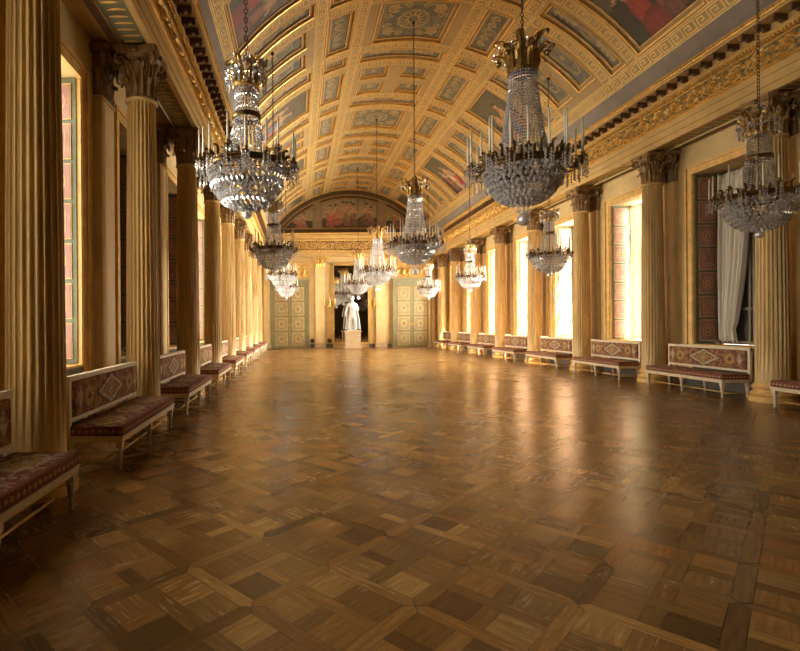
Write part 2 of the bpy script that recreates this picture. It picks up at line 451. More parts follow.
# picture painter: figures as soft-edged ellipses over a landscape
def picture_color(u, v, figs, sky, ground, hz):
    c = sky if v > hz + .05*math.sin(u*9) else ground
    k = 1 + .12*math.sin(u*31+v*17)*math.sin(v*23-u*11)
    c = tuple(x*k for x in c)
    for (x, y, rx, ry, ang, col) in figs:
        ca, sa = math.cos(ang), math.sin(ang); du, dv = u-x, v-y
        e = ((du*ca+dv*sa)/rx)**2 + ((-du*sa+dv*ca)/ry)**2
        if e < 1: c = tuple(q*(1.15-.4*e+.12*math.sin(du*60)) for q in col)
    return (*c, 1)
def figure(x, y, s, robe, lean=0., skin=(.36,.21,.115), asp=1.):
    return [(x+(a-x)*asp, b, rx*asp, ry, an, c) for a, b, rx, ry, an, c in figure0(x, y, s, robe, lean, skin)]
def figure0(x, y, s, robe, lean, skin):
    return [(x, y-.10*s, .085*s, .17*s, lean, robe), (x+.03*s, y-.24*s, .13*s, .10*s, -lean, dim(robe,.7)),
            (x-.01*s+.2*lean*s*.3, y+.10*s, .055*s, .10*s, lean, skin), (x-.07*s, y+.09*s, .09*s, .022*s, .6+lean, skin), (x+.07*s, y+.06*s, .085*s, .022*s, -.7+lean, skin),
            (x+.01*s-.25*lean*s*.3, y+.235*s, .038*s, .05*s, 0, skin), (x+.012*s, y+.265*s, .042*s, .03*s, 0, (.06,.03,.015))]
def picture(name, fm, hw, hh, figs, sky, ground, hz, mats, inside=None, n=(44,34), thick=.02):
    mb = MB(); na, nb = n
    for i in range(na):
        for j in range(nb):
            us = (i/na, (i+1)/na); vs = (j/nb, (j+1)/nb); u, v = (i+.5)/na, (j+.5)/nb
            if inside and not inside((u-.5)*2*hw, (v-.5)*2*hh): continue
            q = [fm((a-.5)*2*hw, (b-.5)*2*hh, thick) for a, b in ((us[0],vs[0]),(us[1],vs[0]),(us[1],vs[1]),(us[0],vs[1]))]
            mb.add(q, [(0,1,2,3)], 0, False, None, picture_color(u, v, figs, sky, ground, hz))
            if i in (0, na-1) or j in (0, nb-1) or inside:
                b_ = [fm((a-.5)*2*hw, (b-.5)*2*hh, 0) for a, b in ((us[0],vs[0]),(us[1],vs[0]),(us[1],vs[1]),(us[0],vs[1]))]
                mb.add(q+b_, [(4+k, 4+(k+1)%4, (k+1)%4, k) for k in range(4)], 0, False, None, (.05,.03,.02,1))
    return mb.build(name, mats)

TB = [-57.4,-55,-51.8,-27.8,-24.6,-16.2,-13,13,16.2,24.6,27.8,51.8,55,57.4]
PER, YA0 = 7.0, 7.75
def build_ceiling():
    mb = MB(); key = MB(); orn = MB(); pan = MB()
    rows = []
    for k in range(-2, 5):
        A = YA0 + PER*k
        rows += [('A', A-1.05, A+1.05), ('B', A+1.4, A+2.1), ('C', A+2.45, A+4.55), ('B', A+4.9, A+5.6)]
    rows = [r for r in rows if r[1] < YB-.1 and r[2] > YF+.1]
    rows = [(t, max(a, YF), min(b, YB)) for t, a, b in rows]
    pics = []
    def sheet(t0, t1, y0, y1, mi):
        n = max(2, int((t1-t0)/2.0))
        vs = []; fs = []
        for i in range(n+1):
            th = t0+(t1-t0)*i/n; vs += [vmap(th, y0, 0), vmap(th, y1, 0)]
        mb.add(vs, [(2*i, 2*i+1, 2*i+3, 2*i+2) for i in range(n)], mi, True)
    def coffer(t0, t1, y0, y1, kind):
        n = max(2, int((t1-t0)/2.0))
        ins = [(0,0,1),(.035,.012,3),(.07,0,3),(.075,-.05,1),(.15,-.06,1),(.16,-.045,3),(.185,-.045,3),(.19,-.085,1)]
        def loop(d, h):
            a, b, c, e = t0+d*DEG, t1-d*DEG, y0+d, y1-d
            return [vmap(a+(b-a)*i/n, c, h) for i in range(n+1)] + [vmap(b-(b-a)*i/n, e, h) for i in range(n+1)]
        m = 2*n+2
        for k in range(len(ins)-1):
            L = loop(ins[k][0], ins[k][1]) + loop(ins[k+1][0], ins[k+1][1])
            mb.add(L, [(i, (i+1)%m, m+(i+1)%m, m+i) for i in range(m)], ins[k][2])
        d, h = ins[-1][0], ins[-1][1]
        a, b, c, e = t0+d*DEG, t1-d*DEG, y0+d, y1-d
        vs = []
        for i in range(n+1): vs += [vmap(a+(b-a)*i/n, c, h), vmap(a+(b-a)*i/n, e, h)]
        pan.add(vs, [(2*i, 2*i+1, 2*i+3, 2*i+2) for i in range(n)], 0)
        hw, hh = (b-a)/DEG/2, (e-c)/2; tc, yc = (a+b)/2, (c+e)/2
        if kind == 'picture': pics.append((tc, yc, hw-.01, hh-.01, h))
        else: ornament(orn, lmap(tc, yc, h), hw, hh, kind, 0)
    cols = [(-51.8,-27.8,3),(-24.6,-16.2,2),(-13,13,1),(16.2,24.6,2),(27.8,51.8,3)]
    for t, y0, y1 in rows:
        if y1-y0 < .5: 
            for a, b, _ in cols: sheet(a, b, y0, y1, 0)
            continue
        for a, b, c in cols:
            if c == 1 and t == 'A': coffer(a+2.5, b-2.5, y0, y1, 'medallion'); sheet(a, a+2.5, y0, y1, 0); sheet(b-2.5, b, y0, y1, 0)
            elif c == 1 and t == 'C':
                ym = (y0+y1)/2
                for s in (-1, 1):
                    for q0, q1 in ((y0, ym-.13), (ym+.13, y1)):
                        coffer(1.6 if s > 0 else -11.5, 11.5 if s > 0 else -1.6, q0, q1, 'square')
                    sheet(*((11.5, 13) if s > 0 else (-13, -11.5)), y0, y1, 0)
                sheet(-1.6, 1.6, y0, y1, 0); sheet(-11.5, -1.6, ym-.13, ym+.13, 0); sheet(1.6, 11.5, ym-.13, ym+.13, 0)
            elif c == 3 and t == 'A':
                ym = (y0+y1)/2; coffer(a+2, b-2, y0, ym-.1, 'octagon'); coffer(a+2, b-2, ym+.1, y1, 'octagon'); sheet(a+2, b-2, ym-.1, ym+.1, 0)
                sheet(a, a+2, y0, y1, 0); sheet(b-2, b, y0, y1, 0)
            elif c == 3 and t == 'C': coffer(a, b, y0, y1, 'picture')
            elif c == 2 and t == 'B': coffer(a, b, y0, y1, 'square')
            else: coffer(a, b, y0, y1, 'strip')
    # ribs
    for k in range(len(TB)-1):
        t0, t1 = TB[k], TB[k+1]
        if (t0, t1) in [(a, b) for a, b, _ in cols]:
            prev = YF
            for _, y0, y1 in rows:
                if y0 > prev+.01: sheet(t0, t1, prev, y0, 0)
                prev = y1
            if prev < YB: sheet(t0, t1, prev, YB, 0)
        else:
            sheet(t0, t1, YF, YB, 2 if k in (0, len(TB)-2) else 0)
            if k not in (0, len(TB)-2):
                tc = (t0+t1)/2; w = (t1-t0)/DEG
                key_band(key, YB-4.0, w, (lambda tc: lambda a, b, h: vmap(tc + b*DEG, (YB+4.0)/2+a, h))(tc))
    prev = None
    for t, y0, y1 in rows:
        if prev is not None and y0-prev > .2 and y0 > 5:
            yc = (prev+y0)/2
            for a, b, c in cols:
                tc = (a+b)/2
                key_band(key, (b-a)/DEG-.04, y0-prev, (lambda tc, yc: lambda p, q, h: vmap(tc+p*DEG, yc+q, h))(tc, yc))
        prev = y1
    o = tag(mb.build('ceiling', [M['vrib'], M['vframe'], M['vgrey'], M['gold']]), kind='structure')
    key.build('greek_key', M['key'], o); pan.build('coffer_panel', M['vpanel'], o); orn.build('painted_ornament', M['vorn'], o)
    return pics
PICS = build_ceiling()
ords = ['nearest', 'second', 'third', 'farthest']
robes = [(.34,.03,.025),(.36,.20,.07),(.20,.07,.05),(.10,.13,.20),(.40,.30,.18),(.30,.09,.04)]
rnd = random.Random(11)
for side in (-1, 1):
    ps = sorted([p for p in PICS if p[0]*side > 0 and p[1] > 8], key=lambda p: p[1])
    for i, (tc, yc, hw, hh, h) in enumerate(ps):
        figs = []
        lay = [(.30,.40,1.1),(.62,.42,1.3),(.82,.34,.9)] if i else [(.40,.44,1.5),(.75,.40,1.2)]
        for q, (x, y, s) in enumerate(lay): figs += figure(x, y, s, robes[(q*2+i) % 6] if (i or q) else (.24,.032,.024), rnd.uniform(-.5,.5), (.36,.21,.115), 1.2)
        fm = (lambda tc, yc, h, side: lambda a, b, t: vmap(tc - side*b*DEG, yc + side*a*-1, h+t))(tc, yc, h, side)
        nm = ['big picture of a red robed figure','picture of pale draped figures','picture of ochre and red figures','picture of small dark figures'][i]
        o = picture('ceiling_painting', fm, hh, hw, figs, (.085,.075,.045), (.03,.026,.018), .45, M['canvas'])
        tag(o, '%s, %s from the camera on the %s vault side' % (nm, ords[i], 'left' if side < 0 else 'right'), 'painting', 'paintings on the vault')

# ---- entablatures: d = distance from the column axis towards the room
ENT = [(-.95,6.12,0),(-.36,6.12,0),(-.36,ZE,4),(-.22,ZE,0),(-.22,ZE+.05,1),(.20,ZE+.05,0),(.20,ZE,0),(.30,ZE,0),(.30,6.19,0),(.325,6.20,0),(.325,6.36,0),(.35,6.37,0),(.35,6.49,3),(.385,6.52,3),(.385,6.555,0),
       (.30,6.56,2),(.30,6.975,0),(.33,6.98,3),(.36,7.02,3),(.36,7.06,0),(.42,7.07,0),(.42,7.11,3),(.45,7.12,0),(.45,7.25,0),(.74,7.255,0),(.74,7.30,0),(.77,7.31,3),(.80,7.36,3),(.80,7.385,0),(.69,7.40,5),(.70,7.58,5),(.78,7.74,5)]
def scroll_frieze(mb, length, H, fm, mi=0):
    n = round(length/.56); P = length/n
    for k in range(n):
        c = -length/2 + (k+.5)*P; sg = 1 if k % 2 else -1
        mb.ribbon(spiral(c, 0, .47*H, .05*H, 2.0, PI, sg, 26), [.075]*13+[.055]*14, fm, .04, mi)
        for q in range(6): mb.ribbon(leafpts(c, 0, q*PI/3+.3, .20*H), [.02,.065,.05,.0], fm, .05, mi)
        for q in range(9):
            a = PI + sg*(.1+q*.66); mb.ribbon(leafpts(c+.42*H*math.cos(a), .42*H*math.sin(a), a+sg*.8, .26*H), [.03,.075,.055,.0], fm, .035, mi)
        for s_ in (-1, 1):
            mb.ribbon(spiral(c+.5*P, s_*.30*H, .15*H, .03*H, 1.3, PI/2*s_, s_*sg, 12), .04, fm, .03, mi)
            mb.ribbon(leafpts(c+.5*P, s_*.08*H, s_*PI/2, .40*H), [.03,.07,.05,.0], fm, .03, mi)
        mb.ribbon([(c+.42*P*math.cos(1.2), .46*H*sg),(c+.4*P,.22*H*sg),(c+.5*P,0),(c+.6*P,-.22*H*sg)], [.03,.06,.06,.03], fm, .035, mi)
def bead_row(mb, length, step, w, h, fm, mi):
    n = int(length/step)
    for k in range(n):
        a = -length/2 + (k+.5)*step; r = step*.40
        vs = [fm(a-r, -h/2, 0), fm(a+r, -h/2, 0), fm(a+r, h/2, 0), fm(a-r, h/2, 0), fm(a-r*.6, -h*.3, w), fm(a+r*.6, -h*.3, w), fm(a+r*.6, h*.35, w), fm(a-r*.6, h*.35, w)]
        mb.add(vs, [(4,5,6,7),(0,1,5,4),(1,2,6,5),(2,3,7,6),(3,0,4,7)], mi)
def entablature(name, xaxis, sg):
    mb = MB(); YS = [YF] + [YF+1.5*i for i in range(1, 24)] + [YB]
    for k in range(len(ENT)-1):
        (d0, z0, mi), (d1, z1, _) = ENT[k], ENT[k+1]
        d0_, d1_ = d0, d1
        mb.add([(xaxis+sg*d0, YF, z0), (xaxis+sg*d1, YF, z1), (xaxis+sg*d1, YB, z1), (xaxis+sg*d0, YB, z0)], [(0,1,2,3)], mi)
    o = tag(mb.build(name, [M['ent'], M['graygreen'], M['frg'], M['gold'], M['brown'], M['vgrey']]), kind='structure')
    yc, L = (YB+3.5)/2, YB-3.5
    F = lambda d, z: (lambda a, b, h: (xaxis+sg*(d+h), yc+a, z+b))
    r = MB(); scroll_frieze(r, L, .40, F(.302, 6.768)); bead_row(r, L, .05, .02, .05, F(.385, 6.53), 0)
    r.build('frieze_relief', M['gold'], o)
    e = MB(); bead_row(e, L, .075, .03, .075, F(.42, 7.03), 0); bead_row(e, L, .06, .02, .05, F(.795, 7.345), 0); bead_row(e, L, .055, .02, .04, F(.365, 7.0), 0)
    # soffit ornament between the columns
    G = lambda a, b, h: (xaxis+sg*(-.01+b), yc+a, ZE+.048-h)
    for kk in range(int(L/.16)): e.ribbon(leafpts(-L/2+.08+kk*.16, -.15 if kk % 2 else .15, PI/2*(1 if kk % 2 else -1)*1.0, .28), [.02,.06,.05,0], G, .012, 0)
    e.build('egg_moulding', M['gold'], o)
    m = MB(); y = yc-L/2
    while y < YB-.1:
        m.prism([(y-.055,0),(y+.055,0),(y+.055,.1),(y-.055,.1)], 0, .001, 0) if False else None
        X = lambda d: xaxis+sg*d
        prof = [(.45,7.14),(.50,7.12),(.57,7.145),(.61,7.175),(.66,7.165),(.70,7.19),(.70,7.25),(.45,7.25)]
        vs = [(X(d), y-.042, z) for d, z in prof] + [(X(d), y+.042, z) for d, z in prof]; k = len(prof)
        m.add(vs, [tuple(range(k)), tuple(range(2*k-1, k-1, -1))] + [(i, (i+1)%k, k+(i+1)%k, k+i) for i in range(k)], 0)
        for q in (.55, .67): m.ball((X(q), y, 7.165), .045, 10, 6)
        y += .336
    m.build('modillion_row', M['modil'], o)
entablature('trim_1', XL, 1); entablature('trim_2', XR, -1)

# back entablature
xa, xb = XL+.32, XR-.32
PB = [(0,6.05,0),(.20,6.05,0),(.20,6.2,0),(.225,6.21,0),(.225,6.4,3),(.26,6.45,3),(.26,6.5,0),(.2,6.51,2),(.2,7.10,0),(.24,7.12,3),(.28,7.16,0),(.28,7.3,3),(.33,7.34,0),(.40,7.42,0),(.40,7.56,3),(.44,7.62,0),(0,7.64,0)]
mb = MB()
for k in range(len(PB)-1):
    (d0, z0, mi), (d1, z1, _) = PB[k], PB[k+1]
    mb.add([(xa, YB-d0, z0), (xb, YB-d0, z0), (xb, YB-d1, z1), (xa, YB-d1, z1)], [(0,1,2,3)], mi)
o = tag(mb.build('trim_3', [M['ent'], M['graygreen'], M['frg'], M['gold']]), kind='structure')
r = MB(); scroll_frieze(r, xb-xa-.1, .52, lambda a, b, h: (CX+a, YB-.202-h, 6.805+b)); r.build('frieze_relief', M['goldp'], o)

# lunette
mb = MB(); mbo = MB()
def arc(r, n=40, zc=VZ, zmin=7.7):
    tm = math.degrees(math.acos((zmin-zc)/r)); return [(CX+r*math.sin(math.radians(-tm+2*tm*i/n)), zc+r*math.cos(math.radians(-tm+2*tm*i/n))) for i in range(n+1)]
def arcband(mb, r0, r1, y, d, mi, n=40):
    A, B = arc(r0, n), arc(r1, n)
    vs = [(x, y-d, z) for x, z in A] + [(x, y-d, z) for x, z in B] + [(x, y, z) for x, z in A] + [(x, y, z) for x, z in B]; m = n+1
    fs = []
    for i in range(n): fs += [(i, i+1, m+i+1, m+i), (i, 2*m+i, 2*m+i+1, i+1), (m+i, m+i+1, 3*m+i+1, 3*m+i)]
    mb.add(vs, fs, mi)
A = arc(6.2); 
mb.prism([(x, z) for x, z in A], 0, .02); 
mb.v = [(x, YB-z, y) for x, y, z in mb.v]
arcband(mb, 6.27, 6.02, YB, .14, 1); arcband(mb, 6.02, 5.96, YB, .10, 2); arcband(mb, 5.8, 5.74, YB, .06, 2)
mb.box(CX-5.0, CX+5.0, YB-.10, YB-.0, 7.66, 7.92, 0); mb.box(CX-4.9, CX+4.9, YB-.12, YB, 7.92, 8.0, 2)
for sx in (-1, 1): mb.box(CX+sx*2.15-.22, CX+sx*2.15+.22, YB-.05, YB-.018, 8.0, 9.78, 3); 
for sx in (-1, 1):
    for e in (-.27, .27): mb.box(CX+sx*2.15+e-.03, CX+sx*2.15+e+.03, YB-.06, YB-.018, 8.0, 9.7, 2)
tag(mb.build('trim_4', [M['lun'], M['brown'], M['vframe'], M['lunf']]), kind='structure')
def lun_in(cx, cz): return lambda a, b: (cx+a-CX)**2 + (cz+b-VZ)**2 < 5.72**2
sky = (.24,.20,.125); gd = (.045,.04,.03)
A_ = .56
F1 = [(.5,.12,.5,.14,0,(.05,.04,.03)), (.80,.24,.16,.16,0,(.06,.045,.03)), (.10,.25,.10,.1,0,(.05,.04,.03))]
for x, y, s, c, l in ((.14,.42,1.25,(.33,.09,.075),.15),(.24,.46,1.15,(.36,.10,.08),-.25),(.38,.54,1.2,(.30,.16,.08),.5),(.45,.50,1.35,(.20,.10,.06),-.3),(.52,.56,1.1,(.30,.20,.12),.3),(.57,.46,1.25,(.16,.08,.05),-.1),(.80,.46,1.3,(.15,.08,.06),-.25),(.89,.40,1.1,(.20,.11,.07),.4)):
    F1 += figure(x, y, s, c, l, (.38,.22,.12), A_)
PX = lambda cx, cz: (lambda a, b, h: (cx+a, YB-.02-h, cz+b))
o = picture('lunette_painting', PX(CX, 9.0), 1.82, .98, F1, sky, gd, .30, M['canvas'], lun_in(CX, 9.0), (64, 36))
tag(o, 'wide central lunette painting of a crowd of figures under the arch of the end wall', 'painting')
for sx, nm, ff in ((-1, 'left', [(.6,.14,.4,.12,0,(.05,.04,.03))] + figure(.58,.34,1.2,(.34,.12,.07),1.0,(.38,.22,.12),.6) + figure(.74,.36,1.3,(.26,.16,.09),.3,(.38,.22,.12),.6)), (1, 'right', [(.4,.14,.4,.12,0,(.05,.04,.03))] + figure(.24,.42,1.4,(.28,.15,.08),.3,(.38,.22,.12),.6) + figure(.42,.34,1.2,(.20,.07,.05),-.9,(.38,.22,.12),.6))):
    cx = CX+sx*3.62
    o = picture('lunette_painting', PX(cx, 8.72), 1.16, .70, ff, sky, gd, .30, M['canvas'], lun_in(cx, 8.72), (44, 30))
    tag(o, 'small corner lunette painting of %s at the %s of the arch' % ('a reclining red figure' if sx < 0 else 'a seated pair of figures', nm), 'painting')

# ---- wall pilasters behind the columns, and on the end wall
def leaf(mb, ang, z0, h, r0, out, w, c=(0,0,0), mi=0):
    prof = [(0,0,.75),(.03,.25,1.0),(.05,.45,.72),(.10,.62,1.0),(.22,.80,.7),(.55,.97,.85),(.90,1.0,.5),(1.0,.90,.35),(.92,.80,.05)]
    ca, sa = math.cos(ang), math.sin(ang); vs = []
    for (o_, z, k) in prof:
        r = r0 + out*o_
        for t, dr in ((-1,-.012),(-.4,.0),(0,.022),(.4,.0),(1,-.012)):
            rr = r+dr; x = t*w*k/2
            vs.append((c[0]+rr*ca-x*sa, c[1]+rr*sa+x*ca, c[2]+z0+h*z))
    n = len(prof); mb.add(vs, [(i*5+j, i*5+j+1, (i+1)*5+j+1, (i+1)*5+j) for i in range(n-1) for j in range(4)], mi)
def pil_capital(mb, w, d, z0, z1, mi):
    """front towards +x, back at x = 0"""
    h = z1-z0
    mb.box(0, d, -w/2, w/2, z0, z1-.1, mi); mb.box(0, d+.13, -w/2-.13, w/2+.13, z1-.1, z1, mi)
    for q in (-.36, 0, .36): leaf(mb, 0, z0+.02, h*.42, d, .08, w*.34, (0, q*w, 0), mi)
    for q in (-.2, .2): leaf(mb, 0, z0+.05, h*.66, d+.01, .10, w*.34, (0, q*w, 0), mi)
    for s in (-1, 1):
        leaf(mb, s*PI/2, z0+.03, h*.5, w/2, .08, d*1.2, (d*.5,0,0), mi)
        mb.tube([(d+.06, s*(w/2-.02)+y, z1-.21+z) for y, z in spiral(.07*s, 0, .11, .02, 1.6, PI/2, -s, 16)], .028, 5, mi)
        mb.tube([(d+.02, s*.08, z0+h*.45), (d+.05, s*w*.3, z0+h*.72), (d+.06, s*w*.5, z1-.12)], .03, 5, mi)
    mb.ball((d+.13, 0, z1-.06), .05, 8, 6, mi)
TRN = [4]
def wall_pilaster(loc, rz, w, d, caph=.77, zt=ZE, capmat='capital'):
    TRN[0] += 1; mb = MB()
    mb.box(0, d, -w/2, w/2, .3, zt-caph, 0)
    mb.box(0, d+.07, -w/2-.07, w/2+.07, 0, .16, 1); mb.box(0, d+.045, -w/2-.045, w/2+.045, .16, .24, 1); mb.box(0, d+.02, -w/2-.02, w/2+.02, .24, .31, 1)
    mb.box(0, d+.02, -w/2-.02, w/2+.02, zt-caph-.04, zt-caph, 0)
    c = MB(); pil_capital(c, w, d, zt-caph, zt, 0)
    o = tag(mb.build('trim_%d' % TRN[0], [M['pil'], M['plinth']], None, loc), kind='structure'); o.rotation_euler.z = rz
    c.build('capital', M[capmat], o)
for y in ROWL: wall_pilaster((WL, y, 0), 0, .54, .14)
for y in ROWR[:-1]: wall_pilaster((WR, y, 0), PI, .54, .10)
for x in (CX-2.0, CX+2.05): wall_pilaster((x, YB, 0), -PI/2, .62, .10, .75, 6.05, 'gold')
for x in (CX-5.55, CX+5.45): wall_pilaster((x, YB, 0), -PI/2, .42, .10, .75, 6.05, 'gold')
mb = MB()
for a, b in ((WL,-1.98),(.78,1.06),(1.85,2.30),(4.75,5.10),(5.95,6.18),(9.02,WR)): mb.box(a, b, YB-.06, YB, 0, .24)
tag(mb.build('baseboard_back', M['stone']), kind='structure')
# ------------------------------------------------------------------ columns
def ordinal(i): return ['first','second','third','fourth','fifth','sixth','seventh','eighth','ninth'][i]
def make_column():
    root = empty('column')
    b = MB(); b.lathe([(.001,0),(.372,0),(.372,.10),(.30,.10)], 40)
    b.lathe([(.30,.10),(.345,.105),(.365,.14),(.345,.178),(.325,.18),(.325,.195),(.30,.205),(.292,.235),(.305,.255),(.318,.258),(.33,.285),(.318,.312),(.295,.315),(.295,.34),(.275,.37)], 40)
    b.build('base', M['goldp'], root)
    sh = MB(); n = 24; zs = [.37,1.2,2.2,3.2,4.2,4.9,5.2,5.245]; vs = []
    rad = lambda z: .268 - .044*max(0, (z-.4)/4.85)**1.6
    fr = [(0,1.0),(.15,1.0),(.27,.93),(.575,.885),(.88,.93)]
    for z in zs:
        for j in range(n):
            for t, k in fr:
                if z == zs[-1] or z == zs[0]: k = 1
                a = 2*PI*(j+t)/n; r = rad(z)*k; vs.append((r*math.cos(a), r*math.sin(a), z))
    m = n*len(fr)
    sh.add(vs, [(i*m+j, i*m+(j+1)%m, (i+1)*m+(j+1)%m, (i+1)*m+j) for i in range(len(zs)-1) for j in range(m)])
    sh.lathe([(.224,5.23),(.25,5.235),(.262,5.255),(.25,5.278),(.23,5.285)], 36)
    sh.build('shaft', M['shaft'], root)
    c = MB(); z0 = 5.28
    c.lathe([(.222,z0),(.222,z0+.35),(.25,z0+.55),(.31,z0+.66)], 28)
    for q in range(8): leaf(c, q*PI/4, z0, .30, .222, .10, .085)
    for q in range(8): leaf(c, (q+.5)*PI/4, z0+.04, .48, .225, .125, .085)
    for q in range(4):
        a = PI/4 + q*PI/2; d = Vector((math.cos(a), math.sin(a), 0)); t = Vector((-d.y, d.x, 0))
        for s in (-1, 1):
            pts = [d*(.235)+t*s*.07+Vector((0,0,z0+.33)), d*.28+t*s*.05+Vector((0,0,z0+.5)), d*.35+t*s*.03+Vector((0,0,z0+.63))]
            sp = [d*(.375+x)+t*s*.022+Vector((0,0,z0+.57+z)) for x, z in spiral(0, 0, .085, .015, 1.6, PI*.55, -1, 16)]
            c.tube(smoothpath(pts, 3)+sp, [.018]*7+[.026]*10+[.02]*7, 5)
            ca = a + s*PI/4*.62; e = Vector((math.cos(ca), math.sin(ca), 0)); u = Vector((-e.y, e.x, 0))
            c.tube([e*.27+u*(-s)*(-.02+x)*1+Vector((0,0,z0+.56+z)) for x, z in spiral(0, 0, .06, .012, 1.3, PI, -1, 12)], .018, 5)
        leaf(c, a, z0+.2, .36, .24, .13, .06)
        e = Vector((math.cos(a-PI/4), math.sin(a-PI/4), 0)); c.ball(e*.315+Vector((0,0,z0+.71)), .05, 8, 6)
    poly = []; 
    for q in range(4):
        a0 = PI/4+q*PI/2
        for k in range(8):
            t = k/8; a = a0+(t*.86+.07)*PI/2 if k else a0+.05
            e = abs(t-.5)*2; r = .315+.155*e**2
            poly.append((r*math.cos(a), r*math.sin(a)))
        poly.append((.475*math.cos(a0+PI/2-.05), .475*math.sin(a0+PI/2-.05)))
    c.prism([(x*.93,y*.93) for x,y in poly], z0+.66, z0+.70); c.prism(poly, z0+.70, z0+.77)
    c.build('capital', M['capital'], root); return root
col0 = make_column(); first = True
for side, row, x in (('left', ROWL, XL), ('right', ROWR, XR)):
    for i, y in enumerate(row):
        o = col0 if first else copy_tree(col0); first = False
        o.location = (x, y, 0)
        n = len(row)
        if i == 0 and side == 'left': l = 'fluted gold column at the left edge, nearest of the left row, behind the front bench'
        elif i == 0: l = 'fluted gold column at the right edge behind the nearest right chandelier'
        elif i == n-1: l = 'fluted gold column in the %s corner beside the end wall door, last of its row' % side
        else: l = 'fluted gold column with dark leafy capital, %s from the camera in the %s row' % (ordinal(i), side)
        tag(o, l, 'column', 'fluted columns along the hall', 'thing')

# ------------------------------------------------------------------ windows (local +x into the room)
SH = {}
def shutter_mesh(side):
    """folded panelled shutter lying against one jamb; face towards the opening"""
    mb = MB(); x0, x1, t = -.60, -.03, .035
    Y = lambda d: side*(WO-d)            # d from jamb towards the middle of the opening
    def bx(a, b, d0, d1, z0, z1, mi): mb.box(a, b, min(Y(d0),Y(d1)), max(Y(d0),Y(d1)), z0, z1, mi)
    bx(x0, x1, .002, t, Z0+.02, Z1-.02, 0)
    n = 7; ph = (Z1-Z0-.12)/n
    for k in range(n):
        za, zb = Z0+.08+k*ph, Z0+.02+(k+1)*ph
        bx(x0+.07, x1-.07, t, t+.012, za, zb, 2)
        bx(x0+.085, x1-.085, t+.012, t+.016, za+.016, zb-.016, 1)
        cx, cz = (x0+x1)/2, (za+zb)/2
        f = lambda a, b, h: (cx+a, Y(t+.0165+h), cz+b)
        if k % 2 == 0: 
            mb.ribbon(ring(0,0,.13,.14,20), .014, f, .002, 2, False); mb.ribbon(ring(0,0,.06,.065,12), .02, f, .002, 2, False)
        else:
            for w in (.13, .09): mb.ribbon([(-w,-w*1.2),(w,-w*1.2),(w,w*1.2),(-w,w*1.2),(-w,-w*1.2)], .012, f, .002, 2, False)
    return mb
def make_window():
    root = empty('window_1')
    c = MB()
    for s in (-1, 1):
        a, b = sorted((s*WO, s*(WO+.17))); c.box(.002,.05,a,b,.22,Z1+.17)
        a, b = sorted((s*(WO+.14), s*(WO+.20))); c.box(.002,.08,a,b,.22,Z1+.20)
        a, b = sorted((s*WO, s*(WO-.02))); c.box(-.03,.035,a,b,Z0,Z1)
    c.box(.002,.05,-WO,WO,Z1,Z1+.17); c.box(.002,.08,-WO-.20,WO+.20,Z1+.15,Z1+.20)
    c.box(-.60,.05,-WO,WO,Z0-.035,Z0); c.build('casing', M['goldp'], root)
    ap = MB(); ap.box(.002,.02,-WO,WO,.22,Z0-.04); ap.build('apron', M['green'], root)
    for s in (-1, 1): shutter_mesh(s).build('shutter', [M['green'], M['pink'], M['goldp']], root)
    f = MB(); x0, x1 = -.69, -.63
    for s in (-1, 1):
        a, b = sorted((s*WO, s*(WO-.07))); f.box(x0,x1,a,b,Z0,Z1)
        a, b = sorted((s*.03, s*.075)); f.box(x0,x1,a,b,Z0,Z1)
    for z in (Z0+.06, 1.9, 2.75, 3.6, 3.75, 4.5, Z1-.06): f.box(x0+.01,x1-.01,-WO,WO,z-.028,z+.028)
    f.tube([(x1+.02,0,Z0+.1),(x1+.02,0,3.5)], .012, 6)
    f.build('sash', M['sash'], root)
    p = MB(); p.box(-.667,-.661,-WO+.06,WO-.06,Z0+.06,Z1-.06); p.build('pane', M['glass'], root)
    return root
win = make_window(); wn = 0; WINS = {}
WINLIGHT = {}
def daylight(x, y, sg, power, col):
    l = bpy.data.lights.new('daylight', 'AREA'); l.shape = 'RECTANGLE'; l.size = 2*WO; l.size_y = Z1-Z0; l.energy = power; l.color = col; l.spread = 1.8
    o = bpy.data.objects.new('window_daylight', l); COL.objects.link(o)
    o.location = (x, y, (Z0+Z1)/2); o.rotation_euler = (PI/2, 0, PI/2 if sg > 0 else -PI/2)   # -Z of the lamp into the room
    return o
PL = [60,80,0,0,150,150,150,150,150]
PRt = [0,0,320,480,580,620,580,380]
for side, bays, x, rz in (('left', BAYL, WL, 0), ('right', BAYR, WR, PI)):
    for i, y in enumerate(bays):
        o = win if wn == 0 else copy_tree(win); wn += 1
        o.name = 'window_%d' % wn; o.location = (x, y, 0); o.rotation_euler.z = rz
        tag(o, kind='structure'); WINS[(side, i)] = o
        if (PL if side == 'left' else PRt)[i] == 0:
            e = MB()
            for s in (-1, 1):
                a, b = sorted((s*.005, s*WO)); e.box(-.745,-.715,a,b,Z0,Z1)
                for k in range(40): e.box(-.715,-.705,a+.06,b-.06,Z0+.1+k*.1,Z0+.17+k*.1)
            e.build('outer_shutter', M['extw'], o)
        else:
            pw = PL[i] if side == 'left' else PRt[i]
            sg = -1 if side == 'left' else 1
            daylight(x+sg*(TH+.06), y, sg, pw, (1,.94,.81))

